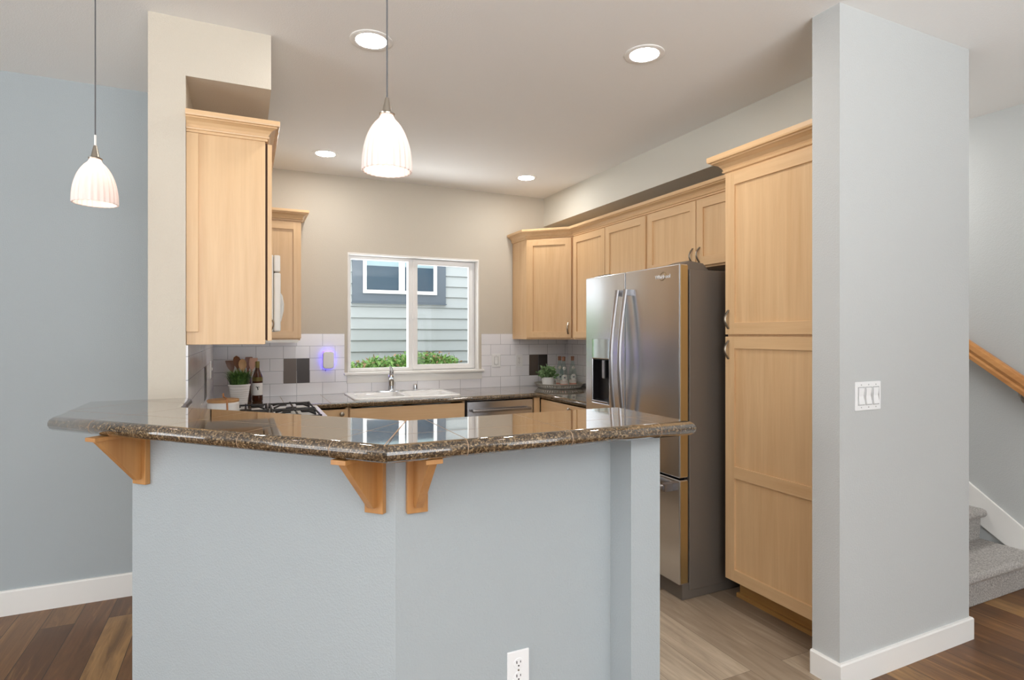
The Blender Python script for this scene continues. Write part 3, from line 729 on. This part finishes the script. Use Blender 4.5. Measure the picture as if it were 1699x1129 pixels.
fz = fdoor('freezer_drawer', Y0, Y1, 0.092, 0.645)
for o_, z0_, z1_ in ((dn, 0.662, 1.780), (fz, 0.10, 0.638)):
    MB().box(FX+0.010, 2.126, Y0-0.0012, Y0+0.002, z0_, z1_).build('door_edge', M_fedge, o_)
m = ring(3.02, 3.205, 0.975, 1.255, 0.006, 0, 1); m.bm.free()
m = MB(); y0_, y1_, z0_, z1_ = 3.022, 3.203, 0.977, 1.253
m.box(FX+0.004, FX+0.048, y0_, y0_+0.003, z0_, z1_); m.box(FX+0.004, FX+0.048, y1_-0.003, y1_, z0_, z1_); m.box(FX+0.004, FX+0.048, y0_, y1_, z1_-0.003, z1_); m.box(FX+0.045, FX+0.048, y0_, y1_, z0_, z1_)
dp = m.build('dispenser_recess', M_black, df)
MB().box(FX-0.008, FX+0.046, y0_, y1_, z0_, z0_+0.012).build('drip_tray', M_steelh, dp, 0.002)
MB().box(FX+0.022, FX+0.036, 3.10, 3.13, 1.13, 1.25).build('dispenser_lever', M_steelh, dp, 0.004)
MB().box(FX-0.003, FX+0.002, 3.02, 3.205, 1.262, 1.385).build('display_panel', simple('mirror_display', (190, 200, 200), 0.05, 0.9), df, 0.001)
def fhandle(y, door_):
    pts = []
    for k in range(15):
        a = k/14; z = 0.80+0.88*a; pts.append((FX-0.028-0.045*math.sin(PI*a), y, z))
    m = MB(); m.tube(pts, 0.010, 12, flat=1.6); m.box(FX-0.03, FX+0.002, y-0.012, y+0.012, 0.80, 0.835); m.box(FX-0.03, FX+0.002, y-0.012, y+0.012, 1.645, 1.68)
    m.build('handle', M_steelh, door_, smooth=True)
fhandle(YM-0.042, dn); fhandle(YM+0.042, df)
m = MB(); m.tube([(FX-0.045, 2.44, 0.598), (FX-0.06, 2.60, 0.598), (FX-0.065, 2.83, 0.598), (FX-0.06, 3.05, 0.598), (FX-0.045, 3.22, 0.598)], 0.014, 12)
m.box(FX-0.05, FX+0.002, 2.425, 2.46, 0.578, 0.618); m.box(FX-0.05, FX+0.002, 3.20, 3.235, 0.578, 0.618); m.build('handle', M_steelh, fz, smooth=True)
for ya, yb in ((2.40, 2.52), (3.14, 3.26)):
    MB().extr([(2.09, 1.787), (2.16, 1.81), (2.26, 1.80), (2.30, 1.762), (2.13, 1.762), (2.13, 1.787)], 1, ya, yb).build('hinge_cover', M_fside, fr, 0.003)
def text_mesh(name, txt, size, M, mat, parent=None, extrude=0.0008, spacing=1.0):
    cu = bpy.data.curves.new(name, 'FONT'); cu.body = txt; cu.size = size; cu.extrude = extrude; cu.align_x = 'CENTER'; cu.align_y = 'CENTER'
    cu.space_character = spacing; cu.resolution_u = 3
    o = bpy.data.objects.new(name, cu); C.objects.link(o)
    dg = bpy.context.evaluated_depsgraph_get(); me = bpy.data.meshes.new_from_object(o.evaluated_get(dg))
    C.objects.unlink(o); bpy.data.objects.remove(o)
    me.transform(M); me.materials.clear(); me.materials.append(mat)
    r = bpy.data.objects.new(name, me); C.objects.link(r)
    if parent: r.parent = parent
    return r
FACE_MX = Matrix(((0, 0, -1, 0), (-1, 0, 0, 0), (0, 1, 0, 0), (0, 0, 0, 1)))   # text lying on a wall that faces -X
LOGO = (FX-0.001, 2.505, 1.728)
text_mesh('logo_lettering', 'Whirlpool', 0.03, Matrix.Translation(LOGO) @ FACE_MX, simple('logo_white', (238, 238, 240), 0.3, 0.4), dn)
m = MB()
pts = [(FX-0.0006, LOGO[1]+0.024*math.cos(a)*1.0, LOGO[2]+0.003+0.021*math.sin(a)+0.006*math.cos(a)*-1) for a in [2*PI*k/32*0.86+0.5 for k in range(33)]]
m.tube(pts, [0.0006+0.0022*math.sin(PI*k/32) for k in range(33)], 6); m.build('logo_ring', simple('logo_gold', (150, 130, 96), 0.35, 0.8), dn)

# ------------------------------------------------------------------ small things on the counter
cn = thing('canister', 'low white canister with wooden lid and leather pull, nearest the bar', 'canister', (-0.095, 3.12, ZC+0.001))
MB().lathe([(0, 0), (0.066, 0), (0.070, 0.006), (0.071, 0.162), (0.067, 0.166), (0, 0.166)], 40).build('body', M_ceram, cn, smooth=True)
MB().lathe([(0, 0.166), (0.069, 0.166), (0.071, 0.169), (0.071, 0.177), (0.067, 0.179), (0, 0.179)], 40).build('lid', wood('oak_lid', 0, (206, 160, 110), (176, 128, 82)), cn, smooth=True)
b = MB(); b.tube([(0.02, -0.071, 0.06), (0.02, -0.074, 0.14), (0.018, -0.072, 0.183), (0.012, -0.03, 0.187), (0.001, 0.0, 0.190), (0, -0.002, 0.207)], 0.004, 8, flat=0.6)
b.build('leather_pull', simple('tan_leather', (186, 128, 84), 0.6), cn)
gp = thing('potted_grass', 'green grass plant in a ribbed white pot, beside the dark bottle', 'plant', (-0.035, 4.50, ZC+0.001))
prof = [(0, 0), (0.052, 0), (0.054, 0.004)]
for k in range(7): z = 0.018+k*0.0155; r = 0.052+z*0.13; prof += [(r, z-0.004), (r+0.0016, z), (r, z+0.004)]
prof += [(0.070, 0.130), (0.073, 0.132), (0.073, 0.140), (0.069, 0.142), (0.066, 0.13), (0, 0.128)]
MB().lathe(prof, 40).build('pot', M_ceram, gp, smooth=True)
m = MB(); rg_ = random.Random(5)
for k in range(300):
    a = rg_.uniform(0, 2*PI); r0 = 0.055*math.sqrt(rg_.random()); lean = rg_.uniform(0.15, 0.9)*(0.4+r0/0.06); L = rg_.uniform(0.08, 0.14); w_ = 0.0036
    d = Vector((math.cos(a), math.sin(a), 0)); s = Vector((-d.y, d.x, 0))*w_
    p0 = Vector((d.x*r0, d.y*r0, 0.128)); p1 = p0+d*L*0.3*lean+Vector((0, 0, L*0.6)); p2 = p0+d*L*0.75*lean+Vector((0, 0, L*(1-0.25*lean)))
    v0, v1, v2, v3, v4 = m.v(p0-s), m.v(p0+s), m.v(p1-s), m.v(p1+s), m.v(p2); m.f([v0, v1, v3, v2]); m.f([v2, v3, v4])
m.build('grass', M_grass, gp)
MB().lathe([(0, 0.1295), (0.066, 0.1295)], 24).build('soil', M_soil, gp)
uc = thing('utensil_crock', 'dark round utensil crock behind the grass pot', 'utensil holder', (-0.01, 4.76, ZC+0.001))
MB().lathe([(0, 0), (0.055, 0), (0.058, 0.004), (0.058, 0.17), (0.055, 0.175), (0.052, 0.17), (0.052, 0.01), (0, 0.008)], 32).build('crock', simple('smoked_steel', (92, 76, 66), 0.2, 0.7), uc, smooth=True)
def utensil(kind, dx, dy, lx, ly, h, col, label, tw=0.0):
    """wooden utensil standing in the crock, leaning to (lx, ly) at its top"""
    t = thing(kind, label, 'utensil', (-0.01+dx, 4.76+dy, ZC+0.012), 0, 'wooden utensils in the crock')
    mt = wood('utensil_wood_'+str(len(bpy.data.materials)), 2, col, tuple(int(c_*0.86) for c_ in col))
    top = Vector((lx, ly, h)); ax = top.normalized()
    MB().tube([(0, 0, 0), tuple(top*0.55), tuple(top*0.74)], [0.006, 0.006, 0.008], 10).build('handle', mt, t, smooth=True)
    m = MB(); side = Vector((math.cos(tw), math.sin(tw), 0)); n_ = ax.cross(side).normalized()
    L = h*0.30; ww = {'wooden_spoon': 0.027, 'wooden_spatula': 0.028, 'wooden_fork': 0.026}[kind]; rows = []
    prof = [(0.0, 0.28), (0.12, 0.55), (0.3, 0.88), (0.5, 1.0), (0.7, 0.95), (0.88, 0.7), (1.0, 0.12)] if kind == 'wooden_spoon' else [(0, 0.28), (0.2, 0.6), (0.45, 0.9), (0.8, 1.0), (0.95, 0.98), (1.0, 0.9)]
    for u, k_ in prof:
        c0 = top*0.72+ax*L*u; dep = 0.010*math.sin(PI*u) if kind == 'wooden_spoon' else 0.003*math.sin(PI*u)
        row = []
        for q in range(7):
            s_ = -1+q/3; off = n_*(dep*(1-s_*s_))
            row.append((m.v(c0+side*ww*k_*s_+off+n_*0.003), m.v(c0+side*ww*k_*s_+off-n_*0.003)))
        rows.append(row)
    for A, B_ in zip(rows, rows[1:]):
        for q in range(6):
            m.f([A[q][0], A[q+1][0], B_[q+1][0], B_[q][0]]); m.f([A[q][1], B_[q][1], B_[q+1][1], A[q+1][1]])
        m.f([A[0][0], B_[0][0], B_[0][1], A[0][1]]); m.f([A[6][0], A[6][1], B_[6][1], B_[6][0]])
    for row in (rows[0], rows[-1]):
        for q in range(6): m.f([row[q][0], row[q][1], row[q+1][1], row[q+1][0]])
    m.build('bowl' if kind == 'wooden_spoon' else 'blade', mt, t, smooth=True)
utensil('wooden_spatula', -0.025, 0.0, -0.070, 0.01, 0.285, (126, 84, 58), 'dark wooden spatula leaning farthest from the bottle in the crock')
utensil('wooden_spoon', -0.012, 0.02, -0.035, 0.02, 0.315, (146, 94, 60), 'brown wooden spoon at the back of the crock, tallest one')
utensil('wooden_spoon', 0.0, -0.02, -0.006, -0.03, 0.295, (222, 178, 130), 'pale wooden spoon in the middle front of the crock')
utensil('wooden_fork', 0.018, 0.015, 0.020, 0.02, 0.305, (138, 82, 58), 'reddish brown wooden turner between the two pale utensils')
utensil('wooden_spatula', 0.025, -0.01, 0.045, -0.01, 0.30, (216, 170, 148), 'pinkish pale spatula leaning towards the bottle in the crock')
# dark bottle
wb = thing('oil_bottle', 'dark amber bottle with white label beside the grass pot', 'bottle', (0.085, 4.66, ZC+0.001))
MB().lathe([(0, 0), (0.033, 0), (0.0365, 0.005), (0.0365, 0.165), (0.034, 0.185), (0.022, 0.215), (0.0145, 0.235), (0.0135, 0.28), (0, 0.28)], 32).build('glass', M_amber, wb, smooth=True)
MB().lathe([(0.0142, 0.236), (0.0148, 0.29), (0.012, 0.294), (0, 0.294)], 24).build('capsule', M_olive, wb, smooth=True)
m = MB(); rows = []
for k in range(15):
    a = -PI/2-1.25+2.5*k/14; rows.append((m.v((0.0369*math.cos(a), 0.0369*math.sin(a), 0.045)), m.v((0.0369*math.cos(a), 0.0369*math.sin(a), 0.135))))
for A, B_ in zip(rows, rows[1:]): m.f([A[0], B_[0], B_[1], A[1]])
lb = m.build('bottle_label', simple('white_paper', (232, 230, 228), 0.7), wb)
m = MB()
for cx_, cz_, rx_, rz_ in ((0.0, 0.10, 0.004, 0.008), (0.007, 0.105, 0.007, 0.003), (-0.007, 0.107, 0.006, 0.003), (0.002, 0.088, 0.003, 0.006), (0.006, 0.092, 0.005, 0.002)):
    vs = [m.v((cx_+rx_*math.cos(2*PI*k/12), -math.sqrt(0.0372**2-(cx_+rx_*math.cos(2*PI*k/12))**2), cz_+rz_*math.sin(2*PI*k/12))) for k in range(12)]; m.f(vs)
m.build('leaf_emblem', simple('black_ink', (24, 24, 22), 0.7), lb)
m = MB(); rows = []
for k in range(15):
    a = -PI/2-1.25+2.5*k/14; rows.append((m.v((0.0369*math.cos(a), 0.0369*math.sin(a), 0.148)), m.v((0.0369*math.cos(a), 0.0369*math.sin(a), 0.178))))
for A, B_ in zip(rows, rows[1:]): m.f([A[0], B_[0], B_[1], A[1]])
m.build('neck_label', M_olive, wb)
# tray with bottles and plant
TX, TY = 2.660, 4.685
ty = thing('round_tray', 'round whitewashed tray with pierced rim in the counter corner', 'tray', (TX, TY, ZC+0.001))
MB().lathe([(0, 0.0), (0.192, 0.0), (0.197, 0.004), (0.197, 0.008), (0, 0.008)], 48).build('tray_base', simple('whitewash', (206, 204, 196), 0.6), ty, smooth=True)
m = MB()
for k in range(56):      # slatted rim
    a0 = 2*PI*k/56; a1 = a0+2*PI/56*0.62
    q = []
    for (r, z) in ((0.195, 0.006), (0.220, 0.034), (0.223, 0.034), (0.199, 0.004)):
        q.append([m.v((r*math.cos(a), r*math.sin(a), z)) for a in (a0, a1)])
    for i in range(4): m.f([q[i][0], q[i][1], q[(i+1) % 4][1], q[(i+1) % 4][0]])
    m.f([q[i][0] for i in range(4)]); m.f([q[i][1] for i in range(3, -1, -1)])
m.lathe([(0.217, 0.030), (0.233, 0.040), (0.236, 0.042), (0.234, 0.044), (0.217, 0.036), (0.217, 0.030)], 56)
m.lathe([(0.193, 0.003), (0.204, 0.012), (0.200, 0.014), (0.193, 0.008), (0.193, 0.003)], 56)
m.build('pierced_rim', simple('whitewash_rim', (198, 196, 188), 0.6), ty)
zt = ZC+0.0095
pp = thing('potted_plant', 'small leafy green plant in a white pot on the round tray', 'plant', (TX-0.122, TY-0.005, zt))
MB().lathe([(0, 0), (0.046, 0), (0.05, 0.004), (0.058, 0.09), (0.055, 0.092), (0.052, 0.08), (0, 0.078)], 32).build('pot', M_ceram, pp, smooth=True)
m = MB(); r_ = random.Random(11); leaves(m, 260, (0.0, 0, 0.127), (0.080, 0.085, 0.050), 0.042, rng=r_, up=0.1); m.build('foliage', M_leaf, pp)
m = MB()
for k in range(9): a = k*0.7; m.tube([(0, 0, 0.075), (0.03*math.cos(a), 0.03*math.sin(a), 0.11), (0.06*math.cos(a), 0.06*math.sin(a), 0.14)], 0.0015, 5)
m.build('stem', M_grass, pp)
M_paper = simple('cream_label', (238, 236, 230), 0.6); M_pink = simple('salmon_label', (232, 176, 156), 0.6); M_ink = simple('navy_ink', (60, 66, 100), 0.6); M_cap = simple('copper_cap', (172, 128, 106), 0.3, 0.7); M_red = simple('red_ink', (170, 70, 60), 0.6)
def curved(mb, R_, a0, a1, z0, z1, n=12):
    rows = []
    for k in range(n+1):
        a = a0+(a1-a0)*k/n; rows.append((mb.v((R_*math.cos(a), R_*math.sin(a), z0)), mb.v((R_*math.cos(a), R_*math.sin(a), z1))))
    for A, B_ in zip(rows, rows[1:]): mb.f([A[0], B_[0], B_[1], A[1]])
wb0 = thing('water_bottle', 'clear glass water bottle at the front of the tray, nearest the plant', 'bottle', (TX+0.022, TY-0.045, zt), 0.0, 'glass water bottles on the tray')
MB().lathe([(0, 0.003), (0.030, 0.0), (0.037, 0.006), (0.0375, 0.11), (0.035, 0.135), (0.026, 0.175), (0.017, 0.215), (0.0135, 0.245), (0.0135, 0.262)], 32).build('glass', M_bottle, wb0, smooth=True)
MB().lathe([(0.0145, 0.238), (0.0155, 0.245), (0.0155, 0.262), (0.0165, 0.268), (0.0165, 0.276), (0.013, 0.279), (0, 0.279)], 24).build('cap', M_cap, wb0, smooth=True)
A0 = -PI/2-0.28
m = MB(); curved(m, 0.0380, A0-1.25, A0+1.25, 0.012, 0.062); bl = m.build('bottle_label', M_pink, wb0)
m = MB(); curved(m, 0.0382, A0-1.25, A0+1.25, 0.030, 0.060); m.build('label_band', M_paper, bl)
m = MB()
vs = [m.v((0.0384*math.cos(A0+0.75*math.cos(t)), 0.0384*math.sin(A0+0.75*math.cos(t)), 0.085+0.030*math.sin(t))) for t in [2*PI*k/24 for k in range(24)]]
cv = m.v((0.0390*math.cos(A0), 0.0390*math.sin(A0), 0.085))
for k in range(24): m.f([cv, vs[k], vs[(k+1) % 24]])
m.build('round_label', M_paper, bl)
m = MB()
for (da, dz, ra, rz_) in ((0, 0, 0.07, 0.011), (0, 0, 0.22, 0.0032)):
    vs = [m.v((0.0393*math.cos(A0+da+ra*math.cos(t)), 0.0393*math.sin(A0+da+ra*math.cos(t)), 0.086+dz+rz_*math.sin(t))) for t in [2*PI*k/12 for k in range(12)]]; m.f(vs)
m.build('star_emblem', M_ink, bl)
m = MB(); vs = [m.v((0.0285*math.cos(A0+0.55*math.cos(t)), 0.0285*math.sin(A0+0.55*math.cos(t)), 0.172+0.016*math.sin(t))) for t in [2*PI*k/20 for k in range(20)]]; m.f(vs)
m.build('neck_seal', M_paper, wb0)
Mtxt = Matrix.Rotation(A0+PI/2, 4, 'Z') @ Matrix.Translation((0, -0.0386, 0.047)) @ Matrix.Rotation(PI/2, 4, 'X')
tx = text_mesh('label_lettering', 'ACQUA PANNA', 0.0085, Matrix(), M_red, bl, 0.0)
for v_ in tx.data.vertices:      # wrap the lettering round the bottle
    a = A0+v_.co.x/0.0386; v_.co = Vector((0.0386*math.cos(a), 0.0386*math.sin(a), 0.047+v_.co.y))
dup(wb0, (TX+0.150, TY+0.01, zt), 0.05, 'clear glass water bottle standing alone at the refrigerator side of the tray')
dup(wb0, (TX+0.05, TY+0.08, zt), -0.1, 'clear glass water bottle mostly hidden behind the front bottle')

# wall fittings
M_groove = simple('gap_shade_and_screw_grey', (176, 176, 176), 0.5)
def plate(name, label, cat, loc, rz, w_, h_, kind, group=None):
    t = thing(name, label, cat, loc, rz, group)      # local: plate in x-z, faces -y
    MB().box(-w_/2, w_/2, -0.006, 0, -h_/2, h_/2).build('cover_plate', M_plastic, t, 0.003)
    n = {'rocker3': 3, 'rocker1': 1, 'toggle2': 2}.get(kind, 0)
    for k in range(n):
        x = (k-(n-1)/2)*0.046
        if kind.startswith('toggle'): MB().box(x-0.005, x+0.005, -0.016, -0.005, -0.004, 0.014).build('toggle', M_plastic, t, 0.002)
        else:
            MB().grid([x-0.0205, x-0.0175, x+0.0175, x+0.0205], [-0.0375, -0.0345, 0.0345, 0.0375], -0.0068, -0.0055, {(1, 1)}).build('rocker_gap_shade', M_groove, t)  # grey ring stands in for the shaded gap round the rocker
            for zz in (-0.046, 0.046): MB(Matrix.Translation((x, -0.006, zz)) @ Matrix.Rotation(PI/2, 4, 'X')).lathe([(0.0028, 0), (0.0028, 0.0008), (0, 0.001)], 10).build('screw', M_groove, t)
            q = MB(); q.extr([(-0.005, -0.033), (-0.011, -0.033), (-0.0065, 0.0), (-0.009, 0.033), (-0.005, 0.033)], 0, x-0.0165, x+0.0165); q.build('rocker', M_plastic, t, 0.001)
    if kind == 'outlet':
        for dz in (-0.02, 0.02):
            r = MB(Matrix.Translation((0, -0.0055, dz)) @ Matrix.Rotation(PI/2, 4, 'X')).lathe([(0.0165, 0), (0.0165, 0.0015), (0.0155, 0.002), (0, 0.002)], 24).build('receptacle', M_plastic, t)
            q = MB(); q.box(-0.0075, -0.0050, -0.0082, -0.0074, dz+0.001, dz+0.009); q.box(0.0050, 0.0072, -0.0082, -0.0074, dz+0.002, dz+0.008)
            q2 = Matrix.Translation((0, -0.0074, dz-0.006)) @ Matrix.Rotation(PI/2, 4, 'X'); q.M = q2; q.lathe([(0.0024, 0), (0.0024, 0.0008), (0, 0.0008)], 12); q.build('slot', M_slot, r)
        MB(Matrix.Translation((0, -0.006, 0)) @ Matrix.Rotation(PI/2, 4, 'X')).lathe([(0.003, 0), (0.003, 0.001), (0, 0.0012)], 12).build('screw', M_nickel, t)
    return t
plate('light_switch', 'white three-rocker switch plate on the grey wall column', 'light switch', (2.323, 1.533, 1.1615), 0, 0.160, 0.118, 'rocker3')
plate('electrical_outlet', 'white duplex outlet low on the front of the bar wall', 'outlet', (0.738, 1.55, 0.415), 0, 0.072, 0.116, 'outlet')
plate('electrical_outlet', 'outlet plate edge peeking out behind the corbel nearest the blue wall', 'outlet', (-0.338, 2.33, 1.0), -PI/2, 0.07, 0.114, 'outlet')
plate('light_switch', 'white rocker switch plate on the tile between window and corner cabinet', 'light switch', (2.134, YB-0.008, 1.17), 0, 0.088, 0.122, 'rocker1')
plate('electrical_outlet', 'white duplex outlet on the tile under the corner cabinet', 'outlet', (2.373, YB-0.008, 1.165), 0, 0.072, 0.116, 'outlet')
plate('light_switch', 'white switch plate on the side tile wall beyond the canister', 'light switch', (-0.217, 4.45, 1.17), PI/2, 0.118, 0.118, 'toggle2')
nl = thing('plug_in_air_freshener', 'white plug-in night light glowing blue on the tile by the window', 'air freshener', (0.621, YB-0.008, 1.205))
MB().extr(rr_poly(-0.045, 0.045, -0.072, 0.070, 0.026, 6), 1, -0.055, -0.014).build('housing', M_plastic, nl, 0.010, seg=4)
MB().box(-0.040, 0.036, -0.0145, -0.0005, -0.05, 0.072).build('glow_strip', M_blueglow, nl)
MB().tube([(-0.02, -0.03, -0.08), (-0.02, -0.02, -0.09), (-0.015, -0.01, -0.085)], 0.003, 6).build('hook', M_nickel, nl)

# ------------------------------------------------------------------ lamps
def can_light(loc, label):
    t = thing('recessed_ceiling_light', label, 'ceiling light', loc, 0, 'recessed ceiling lights')
    MB().lathe([(0.094, 0.0), (0.094, -0.003), (0.088, -0.006), (0.069, -0.004), (0.066, 0.0)], 48).build('trim_ring', M_white, t, smooth=True)
    MB().lathe([(0.067, -0.001), (0.067, -0.0025), (0, -0.0025)], 40).build('lens', M_lens, t)
    return t
c0 = can_light((0.517, 2.62, H), 'round recessed ceiling light directly behind the pendant cord')
for loc, lab in (((1.714, 2.206, H), 'round recessed ceiling light between the bar corner pendant and the wall column'), ((0.536, 4.401, H), 'small round recessed ceiling light between the upper cabinet and pendant shade'), ((2.157, 4.362, H), 'small round recessed ceiling light in the far corner by the soffit and back wall')):
    dup(c0, loc, None, lab)
def pendant(x, y, zb_, label, sleeve):
    t = thing('pendant_lamp', label, 'pendant lamp', (x, y, zb_), 0, 'ribbed glass pendants over the bar')
    outer = []
    HH = 0.150; R_ = 0.065
    for k in range(15):
        u = k/14; r = R_*(1-u**2.3)**0.62 if u < 1 else 0
        outer.append((max(r, 0.016), HH*u))
    inner = [(max(r-0.004, 0.012), z) for r, z in outer][::-1]
    MB().lathe(inner[::-1][::-1]+[(R_-0.001, -0.001)]+outer, 144, flute=(24, 0.030)).build('shade', M_shade, t, smooth=True)
    MB().lathe([(0.0, 0.150), (0.020, 0.150), (0.021, 0.153), (0.015, 0.157), (0.013, 0.158), (0.005, 0.196), (0.0, 0.198)], 24).build('socket_cone', M_nickel, t, smooth=True)
    MB().lathe([(0, 0.058), (0.012, 0.060), (0.017, 0.072), (0.017, 0.105), (0.012, 0.125), (0.010, 0.148), (0, 0.149)], 20).build('bulb', M_bulb, t, smooth=True)
    if sleeve: MB().cyl((0, 0, 0.196), (0, 0, 0.232), 0.0034, 8).build('cord_sleeve', M_white, t)
    MB().cyl((0, 0, 0.232 if sleeve else 0.196), (0, 0, H-zb_-0.02), 0.0022, 8).build('cord', simple('grey_cord', (96, 96, 98), 0.5), t)
    MB().lathe([(0, H-zb_), (0.06, H-zb_), (0.058, H-zb_-0.012), (0.03, H-zb_-0.022), (0, H-zb_-0.023)], 32).build('canopy', M_nickel, t, smooth=True)
    return t
p0 = pendant(0.345, 1.537, 1.850, 'ribbed white glass pendant lamp above the bar corner', False)
pendant(-0.458, 2.355, 1.855, 'ribbed white glass pendant lamp hanging in front of the blue wall', True)

# ------------------------------------------------------------------ stairs
st = thing('carpeted_staircase', 'grey carpeted stairs rising behind the wall column', 'stairs', (3.056, 1.69, 0))
for i in range(9):
    y0_ = 0.262*i; z1_ = 0.183*(i+1); WI = 0.973
    prof = [(y0_+0.012, z1_-0.183-(0 if i == 0 else 0.01)), (y0_+0.006, z1_-0.055), (y0_-0.018, z1_-0.046), (y0_-0.030, z1_-0.028), (y0_-0.024, z1_-0.008), (y0_-0.006, z1_), (y0_+0.262+0.012, z1_), (y0_+0.262+0.012, z1_-0.183)]
    o = MB().extr(prof, 0, 0.0, WI).build('step', M_carpet, st, 0.006)
sl = 0.183/0.262
sk_ = tag(MB().extr([(1.40, 0.0), (1.56, 0.0), (4.4, (4.4-1.69)*sl-0.05), (4.4, (4.4-1.69)*sl+0.345), (1.745, 0.30), (1.40, 0.05)], 0, 4.032, 4.05).build('trim_3', M_white, None, 0.002), kind='structure')
hr = thing('stair_handrail', 'honey wood handrail on the wall beside the stairs', 'handrail', (3.97, 1.72, 1.07))
pa, pb = Vector((0, -0.75, 0.045-0.75*0.752)), Vector((0, 2.2, 0.045+2.2*0.752))
m = MB(); rows = []
prof = [(-0.028, -0.030), (0.028, -0.030), (0.030, -0.012), (0.024, -0.002), (0.032, 0.014), (0.026, 0.034), (0.010, 0.044), (-0.010, 0.044), (-0.026, 0.034), (-0.032, 0.014), (-0.024, -0.002), (-0.030, -0.012)]
for p in (pa, pb): rows.append([m.v((p.x+a, p.y-b_*0.55, p.z+b_*1.0)) for a, b_ in prof])
for i in range(len(prof)): m.f([rows[0][i], rows[0][(i+1) % len(prof)], rows[1][(i+1) % len(prof)], rows[1][i]])
m.f(rows[0]); m.f(rows[1][::-1]); m.build('rail', M_rail, hr, 0.002)
for yy in (0.02, 1.3):
    zz = 0.045+yy*0.752
    m = MB(); m.tube([(0.0, yy, zz-0.034), (0.0, yy, zz-0.06), (0.03, yy, zz-0.082), (0.078, yy, zz-0.085)], 0.007, 10)
    m.M = Matrix.Translation((0.079, yy, zz-0.085)) @ Matrix.Rotation(-PI/2, 4, 'Y'); m.lathe([(0, 0.012), (0.02, 0.012), (0.030, 0.005), (0.030, 0), (0, 0)], 24)
    m.build('rail_bracket', M_nickel, hr, smooth=True)
